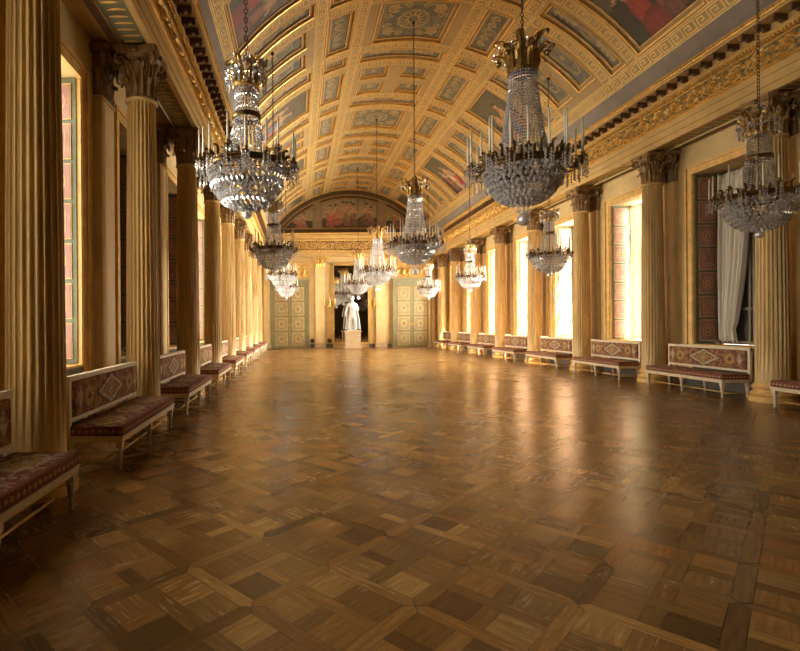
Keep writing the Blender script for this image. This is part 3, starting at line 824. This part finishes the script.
# muslin curtains
def curtain(y0, y1, x, zb, label, gather):
    mb = MB(); n, m = 60, 26; vs = []
    for i in range(m+1):
        t = i/m; z = Z1-.1 + (zb-Z1+.1)*t
        g = gather*max(0, (t-.35)/.65)**1.3 if t < .9 else gather*(1-(t-.9)*2.2)
        for j in range(n+1):
            s = j/n; yy = y1 + (y0-y1)*s; yc = y1-.10
            yy = yy + (yc-yy)*g*(.75)
            vs.append((x + .045*math.sin(s*2*PI*7+t*1.5)*(1+.3*math.sin(t*4)) + .02*math.sin(s*31+t*3), yy + .012*math.sin(s*40), z + .03*math.sin(s*23)*t*t))
    w = n+1; mb.add(vs, [(i*w+j, i*w+j+1, (i+1)*w+j+1, (i+1)*w+j) for i in range(m) for j in range(n)], 0, True)
    o = mb.build('curtain', M['curtain'])
    md = o.modifiers.new('thickness', 'SOLIDIFY'); md.thickness = .004
    tag(o, label, 'curtain', 'muslin curtains at the right windows')
curtain(BAYR[1]-.05, BAYR[1]+.80, WR+.52, 1.12, 'gathered white muslin curtain in the dark shuttered right window, nearest the camera', .75)
curtain(BAYR[2]-.75, BAYR[2]+.74, WR+.52, 1.10, 'sunlit white muslin curtain in the bright second right window', .15)

# ------------------------------------------------------------------ doors of the end wall
def make_door(name, xc):
    root = empty(name, (xc, YB, 0)); tag(root, kind='structure')
    f = MB(); W2, H = 1.10, 4.22
    for s in (-1, 1):
        a, b = sorted((s*W2, s*(W2+.17))); f.box(a,b,-.09,-.0,0,H+.12); a, b = sorted((s*(W2+.12), s*(W2+.20))); f.box(a,b,-.12,0,0,H+.14)
    f.box(-W2-.2,W2+.2,-.09,0,H,H+.14); f.box(-W2-.2,W2+.2,-.12,0,H+.12,H+.2)
    f.box(-W2-.26,W2+.26,-.2,0,H+.26,H+.34); f.box(-W2-.22,W2+.22,-.15,0,H+.2,H+.26)
    f.build('door_frame', M['doorgreen'], root)
    for s in (-1, 1):
        d = MB(); a, b = sorted((s*.012, s*W2)); d.box(a,b,-.055,-.0,.015,H-.01,0)
        n = 4; ph = (H-.2)/n
        for k in range(n):
            za, zb = .16+k*ph, .02+(k+1)*ph
            d.box(a+.14,b-.14,-.066,-.05,za,zb,2); d.box(a+.17,b-.17,-.071,-.05,za+.03,zb-.03,1)
            cx, cz = (a+b)/2, (za+zb)/2; fm = (lambda cx, cz: lambda p, q, h: (cx+p, -.0715-h, cz+q))(cx, cz)
            for w in (.29, .24): d.ribbon([(-w,-w*1.2),(w,-w*1.2),(w,w*1.2),(-w,w*1.2),(-w,-w*1.2)], .025, fm, .004, 0, False)
            d.ribbon(ring(0,0,.17,.19,18), .03, fm, .004, 2, False)
            for q in range(8): d.ribbon(leafpts(0,0,q*PI/4,.14), [.01,.04,.03,0], fm, .005, 0, False)
        lf = d.build('door_leaf', [M['doorgreen'], M['doorgold'], M['gold']], root)
        h = MB(); h.ball((s*.07,-.10,1.55), .035, 10, 7); h.tube([(s*.07,-.06,1.55),(s*.07,-.10,1.55)], .012, 6); h.box(s*.07-.025,s*.07+.025,-.062,-.05,1.42,1.66)
        h.build('handle', M['ormolu'], lf)
    r = MB(); r.box(-1.25,1.25,-.06,0,H+.46,H+1.44,1); 
    for z in (H+.44, H+1.40): r.box(-1.29,1.29,-.10,0,z,z+.06,0)
    for s in (-1, 1): a, b = sorted((s*1.23, s*1.29)); r.box(a,b,-.10,0,H+.46,H+1.42,0)
    rn = random.Random(5)
    for k in range(6):
        x = -.95+k*.38; z = H+.62
        r.tube(smoothpath([(x-.05,-.07,z),(x+.02,-.10,z+.22),(x,-.10,z+.42)], 4), [.05,.06,.065,.075,.08,.08,.07,.06,.03], 7, 0)
        r.ball((x+.01,-.10,z+.56), .06, 8, 6, 0)
        for s in (-1, 1): r.tube(smoothpath([(x,-.10,z+.42),(x+s*.12,-.11,z+.3),(x+s*.2,-.10,z+rn.uniform(.3,.55))], 3), .026, 5, 0)
        r.tube([(x+.03,-.09,z+.05),(x+.1,-.10,z-.08)], .04, 6, 0)
    r.build('overdoor_relief', [M['gold'], M['goldp']], root)
    return root
make_door('door_1', CX-4.03); make_door('door_2', CX+4.15)

# mirror
XM0, XM1 = 2.40, 4.66; XMC = (XM0+XM1)/2
mi = empty('wall_mirror', (XMC, YB, .34)); tag(mi, 'tall gilt framed mirror on the end wall behind the white statue', 'mirror')
g = MB(); hw = (XM1-XM0)/2; g.box(-hw,hw,-.045,-.03,0,5.15); g.build('mirror_glass', M['mirror'], mi)
f = MB()
for s in (-1, 1): a, b = sorted((s*hw, s*(hw+.16))); f.box(a,b,-.10,-.0,-.08,5.31); a, b = sorted((s*(hw+.0), s*(hw+.05))); f.box(a,b,-.13,0,-.02,5.2)
f.box(-hw-.16,hw+.16,-.10,0,5.15,5.31); f.box(-hw-.16,hw+.16,-.10,0,-.10,0); f.build('frame', M['gold'], mi)
bk = MB(); bk.box(-hw,hw,-.03,-.001,0,5.15); bk.build('backboard', M['brown'], mi)

# sconces
def make_sconce():
    root = empty('wall_sconce')
    p = MB(); p.ball((0,-.04,0), .10, 14, 8, 0, 1.9); p.ball((0,-.07,.22), .06, 10, 6, 0, 1.4); p.tube([(0,-.05,-.18),(0,-.06,-.36)], [.05,.012], 8); p.build('backplate', M['ormolu'], root)
    for q, (dx, dy, z) in enumerate(((-.36,-.20,.28),(.36,-.20,.28),(0,-.38,.30))):
        a = MB(); a.tube(smoothpath([(0,-.08,0),(dx*.4,dy*.5-.04,-.10),(dx*.85,dy,-.02),(dx,dy,.14),(dx,dy,z-.06)], 5), .024, 6)
        a.lathe([(.01,z-.07),(.055,z-.05),(.05,z-.04),(.02,z-.04),(.022,z+.02),(.0,z+.02)], 12, (dx,dy,0))
        arm = a.build('arm', M['ormolu'], root)
        c = MB(); c.tube([(dx,dy,z+.0),(dx,dy,z+.24)], [.014,.011], 8); c.build('candle', M['wax'], arm)
    return root
sc0 = make_sconce(); sc0.location = (2.10, YB-.0, 2.80)
tag(sc0, 'gilt candle sconce on the end wall left of the statue and mirror', 'sconce', 'sconces beside the mirror')
s2 = copy_tree(sc0); s2.location = (5.06, YB-.0, 2.80); tag(s2, 'gilt candle sconce on the end wall right of the statue and mirror', 'sconce', 'sconces beside the mirror')
def vent(x, label):
    v = MB(); v.lathe([(.001,.0),(.14,0),(.15,.012),(.15,.025),(.13,.03),(.12,.018),(.001,.018)], 20)
    for k in range(-4,5):
        w = math.sqrt(max(0,.115**2-(k*.026)**2)); v.box(-w,w,k*.026-.006,k*.026+.006,.016,.027)
    v.v = [(a, -c_, b) for a, b, c_ in v.v]
    tag(v.build('wall_vent', M['black'], None, (x, YB-.062 if False else YB, .46)), label, 'vent', 'round vents on the end wall')
vent(.93, 'round dark vent low on the end wall beside the left door'); vent(2.05, 'round dark vent low on the end wall left of the mirror') if False else vent(2.08, 'round dark vent low on the end wall left of the mirror')

# ------------------------------------------------------------------ statue on its pedestal
SX, SY = 3.52, 32.55
p = MB(); p.box(-.56,.56,-.5,.5,0,.10); p.box(-.52,.52,-.46,.46,.10,.14); p.box(-.48,.48,-.42,.42,.14,1.02); p.box(-.51,.51,-.45,.45,1.02,1.06); p.box(-.54,.54,-.48,.48,1.06,1.14)
tag(p.build('pedestal', M['plinth'], None, (SX, SY, 0)), 'square tan marble pedestal under the white statue', 'pedestal')
st = MB()
def loft(mb, rings, n=16):
    vs = []
    for (z, x, y, rx, ry) in rings: vs += [(x+rx*math.cos(2*PI*j/n), y+ry*math.sin(2*PI*j/n), z) for j in range(n)]
    k = len(rings)
    mb.add(vs, [(i*n+j, i*n+(j+1)%n, (i+1)*n+(j+1)%n, (i+1)*n+j) for i in range(k-1) for j in range(n)] + [tuple(range(n-1,-1,-1)), tuple((k-1)*n+j for j in range(n))], 0, True)
st.box(-.36,.36,-.28,.30,0,.05)
loft(st, [(.80,0,0,.235,.185),(.95,0,0,.235,.185),(1.10,.01,0,.215,.16),(1.25,.01,0,.19,.14),(1.38,0,0,.178,.13),(1.55,0,-.01,.21,.15),(1.70,0,0,.24,.145),(1.79,0,0,.21,.115),(1.85,0,0,.09,.085),(1.95,0,-.015,.068,.072)])
st.ball((0,-.03,2.08), .115, 16, 12, 0, 1.28); st.bead((0,-.16,2.06), .022, .04); st.ball((0,-.10,2.0), .055, 8, 6)
for s in (-1, 1): st.ball((s*.11,-.02,2.07), .025, 6, 5, 0, 1.5)
st.ball((0,.0,2.13), .122, 12, 8, 0, 1.0)
st.tube(smoothpath([(-.11,0,1.05),(-.12,-.02,.85),(-.13,-.03,.58),(-.13,.02,.34),(-.14,.03,.12),(-.14,.01,.07)], 4), [.125]*4+[.115]*4+[.085]*4+[.085,.085,.08,.07]+[.052]*4+[.05], 10)
st.tube(smoothpath([(.11,0,1.05),(.14,-.10,.84),(.16,-.15,.58),(.17,-.12,.34),(.18,-.09,.12),(.18,-.10,.07)], 4), [.125]*4+[.115]*4+[.085]*4+[.085,.085,.08,.07]+[.052]*4+[.05], 10)
for x, y in ((-.14,.02),(.18,-.09)): st.tube([(x,y+.06,.085),(x,y-.06,.09),(x-.005,y-.16,.075),(x-.01,y-.21,.065)], [.045,.055,.05,.03], 8)
st.tube(smoothpath([(-.22,0,1.74),(-.34,.03,1.52),(-.40,-.02,1.32),(-.46,-.12,1.12),(-.47,-.15,1.06)], 4), [.085]*3+[.075]*4+[.062]*4+[.05]*3+[.042]*3, 9)
st.ball((-.475,-.165,1.03), .05, 8, 6, 0, 1.25)
for q in range(4): st.tube([(-.505+q*.022,-.175,1.0),(-.512+q*.024,-.19,.95),(-.505+q*.022,-.175,.915)], [.013,.012,.009], 5)
st.tube([(-.44,-.18,1.03),(-.425,-.205,.99)], .013, 5)
st.tube(smoothpath([(.22,0,1.74),(.33,.02,1.52),(.36,-.06,1.34),(.24,-.20,1.36),(.16,-.23,1.40)], 4), [.085]*3+[.075]*4+[.062]*4+[.05]*3+[.042]*3, 9)
st.ball((.12,-.235,1.42), .05, 8, 6)
for q in range(4): st.tube([(.10,-.26,1.385+q*.022),(.05,-.275,1.39+q*.022),(.03,-.26,1.385+q*.022)], [.013,.012,.009], 5)
st.tube([(.11,-.25,1.46),(.08,-.27,1.49)], .013, 5)
stat = st.build('statue', M['marble'], None, (SX, SY, 1.14))
md = stat.modifiers.new('one surface', 'REMESH'); md.mode = 'VOXEL'; md.voxel_size = .014; md.use_smooth_shade = True
md = stat.modifiers.new('soften', 'SMOOTH'); md.iterations = 3
tag(stat, 'white marble statue of a standing draped man on the tan pedestal', 'statue')
ck = MB(); n, m = 56, 22; vs = []
for lay in (0, .03):
    for i in range(m+1):
        t = i/m; z = 1.84-1.78*t
        for j in range(n+1):
            s = j/n; ph = math.radians(6 + 172*s)
            r = .20 + .05*min(1, t*5) + .16*t*(1-.35*s) + .022*math.sin(s*2*PI*8 + t*2)*min(1, t*3+.2) - lay
            r += .05*t
            vs.append((r*1.12*math.cos(ph), r*.9*math.sin(ph)+.02, z + .05*math.sin(s*9)*t))
w = n+1; o_ = (m+1)*w
fs = [(i*w+j, i*w+j+1, (i+1)*w+j+1, (i+1)*w+j) for i in range(m) for j in range(n)]
fs += [tuple(o_+q for q in reversed(f)) for f in fs]
for j in range(n): fs += [(j+1, j, o_+j, o_+j+1), (m*w+j, m*w+j+1, o_+m*w+j+1, o_+m*w+j)]
for i in range(m): fs += [(i*w, (i+1)*w, o_+(i+1)*w, o_+i*w), (i*w+n, o_+i*w+n, o_+(i+1)*w+n, (i+1)*w+n)]
ck.add(vs, fs, 0, True); ck.build('cloak', M['marble'], stat)

# ------------------------------------------------------------------ benches (front towards local +x, length along y)
def make_bench():
    L, root = 1.15, empty('upholstered_bench')
    def leg(x, y):
        mb = MB(); mb.box(-.035,.035,-.035,.035,.255,.315)
        mb.lathe([(.001,0),(.016,0),(.022,.012),(.026,.03),(.02,.045),(.016,.055),(.022,.062),(.020,.09),(.034,.19),(.040,.225),(.036,.235),(.028,.24),(.04,.247),(.04,.255),(.001,.255)], 14)
        return mb.build('leg', M['cream'], root, (x, y, 0))
    l0 = leg(.265, -L+.05)
    for x in (.265, -.265):
        for y in (-L+.05, 0, L-.05):
            if (x, y) == (.265, -L+.05): continue
            c = l0.copy(); COL.objects.link(c); c.parent = root; c.location = (x, y, 0)
    f = MB(); f.box(-.31,.31,-L,L,.315,.375); f.box(-.318,.318,-L-.008,L+.008,.36,.385)
    f.box(.31,.316,-L+.03,L-.03,.328,.334,1); f.build('seat_frame', [M['cream'], M['creamgold']], root)
    s = MB(); x0, x1, z0, z1 = -.27, .315, .385, .50
    v = [(x0,-L,z0),(x1,-L,z0),(x1,L,z0),(x0,L,z0),(x0,-L,z1),(x1,-L,z1),(x1,L,z1),(x0,L,z1)]
    xc = (x0+x1)/2; hx = (x1-x0)/2
    s.add(v, [(4,5,6,7)], 0, True, [[(-L,-hx),(-L,hx),(L,hx),(L,-hx)]])
    s.add(v, [(1,2,6,5)], 0, True, [[(-L,.42),(L,.42),(L,.29),(-L,.29)]])
    s.add(v, [(3,0,4,7)], 0, True, [[(L,-.42),(-L,-.42),(-L,-.29),(L,-.29)]])
    s.add(v, [(0,1,5,4)], 0, True, [[(-hx,.42),(hx,.42),(hx,.29),(-hx,.29)]])
    s.add(v, [(2,3,7,6)], 0, True, [[(hx,.42),(-hx,.42),(-hx,.29),(hx,.29)]])
    s.add(v, [(3,2,1,0)], 0, True, [[(0,.31)]*4])
    o = s.build('seat_cushion', M['fabseat'], root); weld_bevel(o)
    b = MB()
    for y in (-L+.03, L-.03): b.box(-.325,-.275,y-.03,y+.03,.0,1.04) if False else b.box(-.325,-.275,y-.03,y+.03,.32,1.04)
    b.box(-.33,-.27,-L,L,.99,1.045); b.box(-.325,-.275,-L+.06,L-.06,.53,.58); b.box(-.335,-.262,-L-.008,L+.008,1.03,1.048)
    b.build('back_frame', M['cream'], root)
    p = MB(); x0, x1, y0, y1, z0, z1 = -.31, -.235, -L+.075, L-.075, .585, .985
    v = [(x0,y0,z0),(x1,y0,z0),(x1,y1,z0),(x0,y1,z0),(x0,y0,z1),(x1,y0,z1),(x1,y1,z1),(x0,y1,z1)]; hz = .2
    p.add(v, [(1,2,6,5)], 0, True, [[(y0,-hz),(y1,-hz),(y1,hz),(y0,hz)]])
    p.add(v, [(3,0,4,7)], 0, True, [[(y1,-hz),(y0,-hz),(y0,hz),(y1,hz)]])
    p.add(v, [(4,5,6,7),(3,2,1,0)], 0, True, [[(y0,.25),(y0,.2),(y1,.2),(y1,.25)]]*2)
    p.add(v, [(0,1,5,4),(2,3,7,6)], 0, True, [[(1.3,-hz),(1.35,-hz),(1.35,hz),(1.3,hz)]]*2)
    weld_bevel(p.build('backrest', M['fabback'], root))
    st_ = MB()
    for y in (-L+.05, 0, L-.05): st_.tube([(-.26,y,.10),(.26,y,.10)], .011, 8)
    st_.tube([(.12,-L+.05,.10),(.12,L-.05,.10)], .013, 8); st_.build('stretcher', M['creamgold'], root)
    return root
def weld_bevel(o):
    w = o.modifiers.new('weld', 'WELD'); w.merge_threshold = .0005
    b = o.modifiers.new('soft edges', 'BEVEL'); b.width = .022; b.segments = 3
bench0 = make_bench(); first = True
for side, ys, x, rz in (('left', [3.15]+BAYL[1:], -2.27, 0), ('right', BAYR[:-1]+[31.60], 9.13, PI)):
    for i, y in enumerate(ys):
        o = bench0 if first else copy_tree(bench0); first = False
        o.location = (x, y+(.14 if side == 'left' else -.10 if i < 7 else -.04), 0); o.rotation_euler.z = rz
        if side == 'left' and i == 0: l = 'rose tapestry bench cut off by the left edge, in front of the nearest left column'
        elif side == 'right' and i == 0: l = 'rose tapestry bench cut off by the right edge beyond the nearest right column'
        elif i == len(ys)-1: l = 'rose tapestry bench nearest the end wall, last of the %s row' % side
        elif side == 'right' and i == 1: l = 'rose tapestry bench under the dark window with the gathered white curtain'
        else: l = 'rose tapestry bench with cream legs, %s from the camera along the %s wall' % (ordinal(i), side)
        if side == 'right' and i == 7: o.scale.y = .85
        tag(o, l, 'bench', 'tapestry benches along the walls')

# ------------------------------------------------------------------ chandeliers (origin at the bottom of the pendant ball)
def link_chain(mb, z0, z1, w=.022, l=.075, r=.0065):
    n = max(1, int((z1-z0)/(l*.78))); st = (z1-z0)/n
    for k in range(n):
        zc = z0+(k+.5)*st; pts = []
        for q in range(8):
            a = 2*PI*q/8; x = w*math.cos(a); z = st*.62*math.sin(a)
            pts.append((x, 0, zc+z) if k % 2 == 0 else (0, x, zc+z))
        mb.tube(pts, r, 4, 0, False, True)
def make_chandelier(big):
    if big: ring_z, R0, R1, D, tz0, tz1, t0, t1, cz, cr, na, ch = .93, .58, .80, .56, 1.10, 2.34, .34, .19, 2.83, .43, 20, .52
    else:   ring_z, R0, R1, D, tz0, tz1, t0, t1, cz, cr, na, ch = .69, .50, .63, .52, .78, 1.70, .235, .135, 2.05, .25, 16, .36
    root = empty('chandelier'); rnd = random.Random(2 if big else 4)
    b = MB(); bl = .10 if big else .065
    b.ball((0,0,bl), bl, 16, 10)
    for q in range(10): b.bead((bl*1.0*math.cos(q*.628), bl*1.0*math.sin(q*.628), 2*bl+.03), .018, .03)
    b.lathe([(.001,2*bl-.01),(.03,2*bl),(.02,2*bl+.05),(.001,2*bl+.06)], 10); b.build('pendant_ball', M['crystal'], root)
    bw = MB(); rows = 10 if big else 9; br = .040 if big else .034
    for i in range(rows+1):
        ph = PI/2*(i/rows)*.96; r = R0*math.cos(ph)**.8; z = ring_z-.04-D*math.sin(ph)**1.15
        n = max(6, int(2*PI*r/(br*1.9)))
        for j in range(n):
            a = 2*PI*(j+.5*(i%2))/n; bw.bead((r*math.cos(a), r*math.sin(a), z), br*rnd.uniform(.85,1.0), br*1.15)
    for i in range(rows-2):
        ph = PI/2*((i+.5)/rows)*.96; r = (R0-.05)*math.cos(ph)**.8; z = ring_z-.04-(D-.03)*math.sin(ph)**1.15
        n = max(6, int(2*PI*r/(br*3)))
        for j in range(n): a = 2*PI*(j+.25)/n; bw.bead((r*math.cos(a), r*math.sin(a), z), br*.8, br*1.3)
    tag(bw.build('crystal_bowl', M['crystal'], root), kind='stuff')
    rg = MB(); h = .09 if big else .065
    rg.lathe([(R0-.02,ring_z-h),(R0+.02,ring_z-h),(R0+.035,ring_z-h*.6),(R0+.02,ring_z-.01),(R0+.03,ring_z+.01),(R0-.01,ring_z+.015),(R0-.02,ring_z-h)], 40)
    for q in range(na*2):
        a = 2*PI*q/(na*2); leaf(rg, a, ring_z-.01, h*(1.5 if q % 2 else 2.4), R0-.01, .05, .05 if big else .036)
    for q in range(6):
        a = q*PI/3; rg.tube([((R0-.02)*math.cos(a),(R0-.02)*math.sin(a),ring_z-.03),(.03*math.cos(a),.03*math.sin(a),ring_z+.02)], .008, 5)
    rg.build('ring', [M['bronze']], root)
    te = MB(); ns = 32 if big else 24; sp = .046 if big else .038
    prof = lambda t: t1+(t0-t1)*(1-t)**1.5
    nb = int((tz1-tz0)/sp)
    for j in range(ns):
        for i in range(nb):
            t = (i+.5)/nb; r = prof(t); a = 2*PI*j/ns
            te.bead((r*math.cos(a), r*math.sin(a), tz0+(tz1-tz0)*t), (.026 if big else .022)*(1-.25*t), sp*.5)
    for j in range(ns):                                  # swags from the tent foot to the ring
        a = 2*PI*j/ns
        for i in range(7):
            t = (i+.5)/7; r = t0+(R0-.03-t0)*t; te.bead((r*math.cos(a), r*math.sin(a), tz0-(tz0-ring_z-.01)*t-.05*math.sin(PI*t)), .017, .022)
    tag(te.build('crystal_tent', M['crystal'], root), kind='stuff')
    sm = MB(); sm.tube([(0,0,ring_z-D*.9),(0,0,cz+.02)], .014, 8)
    sm.build('stem', M['bronze'], root)
    if not big:
        mr = MB(); zm = tz0+(tz1-tz0)*.58; rm = prof(.58)
        mr.lathe([(rm-.004,zm-.03),(rm+.02,zm-.03),(rm+.028,zm),(rm+.02,zm+.03),(rm-.004,zm+.03),(rm-.004,zm-.03)], 28); mr.build('upper_ring', M['bronze'], root)
    cr_ = MB(); nl = 12
    cr_.lathe([(t1-.02,tz1-.02),(t1+.03,tz1-.02),(t1+.035,tz1+.02),(t1+.01,tz1+.03),(t1-.02,tz1+.03)], 28)
    for q in range(nl):
        a = 2*PI*q/nl; leaf(cr_, a, tz1, (cz-tz1)*(.97 if q % 2 == 0 else .70), t1, cr-t1, .14 if big else .06)
    for q in range(6):
        a = 2*PI*(q+.5)/6; e = Vector((math.cos(a), math.sin(a), 0))
        cr_.tube(smoothpath([e*t1*.8+Vector((0,0,tz1+.1)), e*(t1+.06)+Vector((0,0,cz-.12)), e*.06+Vector((0,0,cz))], 4), .011, 5)
        cr_.ball(e*(cr*.8)+Vector((0,0,tz1+(cz-tz1)*.45)), .05 if big else .03, 8, 6)
    cr_.lathe([(.001,cz-.03),(.07,cz-.02),(.05,cz+.01),(.02,cz+.03),(.001,cz+.03)], 14)
    cr_.build('crown', M['crown'] if big else M['ormolu'], root)
    cc = MB()
    for q in range(nl if big else 18):
        a = 2*PI*(q+.5)/(nl if big else 18)
        for i in range(4 if big else 7): r = cr*(.95 if big else 1.02)-.02*i*0; cc.bead((r*math.cos(a), r*math.sin(a), cz-.16-(i*.035)), .014 if big else .019, .02 if big else .025)
    if not big:
        for q in range(70):
            a = rnd.uniform(0, 2*PI); r = rnd.uniform(t1, cr*1.1); cc.bead((r*math.cos(a), r*math.sin(a), cz-.25+rnd.uniform(0,.25)), .024, .032)
    tag(cc.build('crown_crystals', M['crystal'], root), kind='stuff')
    # arms with drip pans and drops; candles
    def arm_mesh(ro, zt):
        a = MB(); r0 = R0+.01
        a.tube(smoothpath([(r0,0,ring_z-.05),(r0+(ro-r0)*.4,0,ring_z-.11),(ro,0,ring_z-.06),(ro+.01,0,zt-.06)], 4), .012 if big else .009, 6, 0)
        a.tube([(r0+(ro-r0)*.5+x, 0, ring_z-.02+z) for x, z in spiral(0,0,.05,.012,1.3,-PI/2,1,12)], .008, 5, 0)
        k = 1.3 if big else 1
        a.lathe([(.008,zt-.07),(.036*k,zt-.045),(.05*k,zt-.04),(.045*k,zt-.03),(.016*k,zt-.03),(.02*k,zt),(.022*k,zt+.02),(.001,zt+.02)], 12, (ro,0,0), 0)
        for q in range(5):
            e = 2*PI*q/5
            for i in range(5 if q % 2 else 6): a.bead((ro+.045*k*math.cos(e), .045*k*math.sin(e), zt-.06-i*.034*k), .012*k+.004*(i == 4), .018*k, 1)
        return a
    def candle_mesh(ro, zt):
        c = MB(); c.tube([(ro,0,zt),(ro,0,zt+ch*.6),(ro,0,zt+ch)], [.0155,.0145,.0125] if big else [.0135,.0125,.010], 8)
        c.tube([(ro,0,zt+ch),(ro+.003,0,zt+ch+.02)], .0025, 4); return c
    lo = (R1, ring_z+.02); hi = (R0+.05, ring_z+.13)
    am = {}; cm = {}
    for q in range(na):
        k = lo if q % 3 != 2 else hi
        rz = 2*PI*q/na + rnd.uniform(-.03,.03)
        if k not in am:
            ao = arm_mesh(*k).build('arm', [M['bronze'], M['crystal']], root); co = candle_mesh(*k).build('candle', M['wax'], root); am[k] = ao; cm[k] = co
        else:
            ao = am[k].copy(); COL.objects.link(ao); ao.parent = root; co = cm[k].copy(); COL.objects.link(co); co.parent = root
        ao.rotation_euler.z = rz; co.rotation_euler.z = rz
    return root, cz
def place_chandelier(proto, cz, x, y, z, label, group, rz):
    o = proto if not proto.get('label') else copy_tree(proto)
    for ch in list(o.children):
        if ch.name.startswith('chain'): bpy.data.objects.remove(ch)
    o.location = (x, y, z); o.rotation_euler.z = rz
    top = VZ + math.sqrt(VR**2-(x-CX)**2) - z - .01
    c = MB(); link_chain(c, cz+.02, top); c.ball((0,0,top-.03), .05, 8, 6); c.build('chain', M['iron'], o)
    tag(o, label, 'chandelier', group)
pb, czb = make_chandelier(True); ps_, czs = make_chandelier(False)
CH_LAB = {'c': ['largest crystal chandelier with bronze crown, nearest the camera on the centre line','big crystal chandelier under the square ceiling medallion, second along the centre line','crystal chandelier above the statue, third along the centre line','crystal chandelier nearest the end wall on the centre line, before the mirror'],
 'l': ['crystal chandelier nearest the camera on the left side, before the left capitals','small crystal chandelier second from the camera on the left side','small crystal chandelier third from the camera on the left side','small crystal chandelier in front of the left door, farthest on the left side'],
 'r': ['dim crystal chandelier nearest the camera at the right edge, before the dark window','small crystal chandelier second from the camera on the right side','small bright crystal chandelier third from the camera on the right side','small crystal chandelier in front of the right door, farthest on the right side']}
for i, (y, z) in enumerate(((7.65,3.09),(14.75,3.03),(21.75,2.97),(28.7,2.97))):
    place_chandelier(pb, czb, CX, y, z, CH_LAB['c'][i], 'large chandeliers on the centre line', .3*i)
for side, x, ys in (('l', -.65, (6.45,13.55,20.6,27.6)), ('r', 7.57, (8.2,15.05,22.0,29.0))):
    for i, y in enumerate(ys):
        place_chandelier(ps_, czs, x, y, 2.97, CH_LAB[side][i], 'small chandeliers along the sides', .4*i+.1)

# ------------------------------------------------------------------ light
sun = bpy.data.lights.new('sun', 'SUN'); sun.energy = 70; sun.angle = math.radians(.6); sun.color = (1,.84,.58)
so = bpy.data.objects.new('sun', sun); COL.objects.link(so)
so.rotation_euler = Vector((-.31,.34,-1)).to_track_quat('-Z', 'Y').to_euler()
w = bpy.data.worlds.new('sky'); sc.world = w; w.use_nodes = True
w.node_tree.nodes['Background'].inputs[0].default_value = (1,.9,.72,1); w.node_tree.nodes['Background'].inputs[1].default_value = 3.0

# ------------------------------------------------------------------ camera
cam = bpy.data.cameras.new('camera'); co = bpy.data.objects.new('camera', cam); COL.objects.link(co)
co.location = (0, 0, 1.62); co.rotation_euler = (Matrix.Rotation(PI/2, 3, 'X') @ Matrix.Rotation(math.radians(-.4), 3, 'Z')).to_euler()
cam.sensor_width = 36; cam.lens = 36*500/800; cam.shift_x = 101.6/800; cam.shift_y = -1.9/800; cam.clip_start = .05
sc.camera = co
vs_ = sc.view_settings; sc.display_settings.display_device = 'sRGB'
vs_.view_transform = 'Standard'; vs_.look = 'None'; vs_.gamma = 1; vs_.exposure = 1.15; vs_.use_curve_mapping = False
sc.cycles.max_bounces = 10; sc.cycles.diffuse_bounces = 5; sc.cycles.glossy_bounces = 4; sc.cycles.transmission_bounces = 5; sc.cycles.transparent_max_bounces = 8
sc.cycles.caustics_reflective = False; sc.cycles.caustics_refractive = False; sc.cycles.sample_clamp_indirect = 6
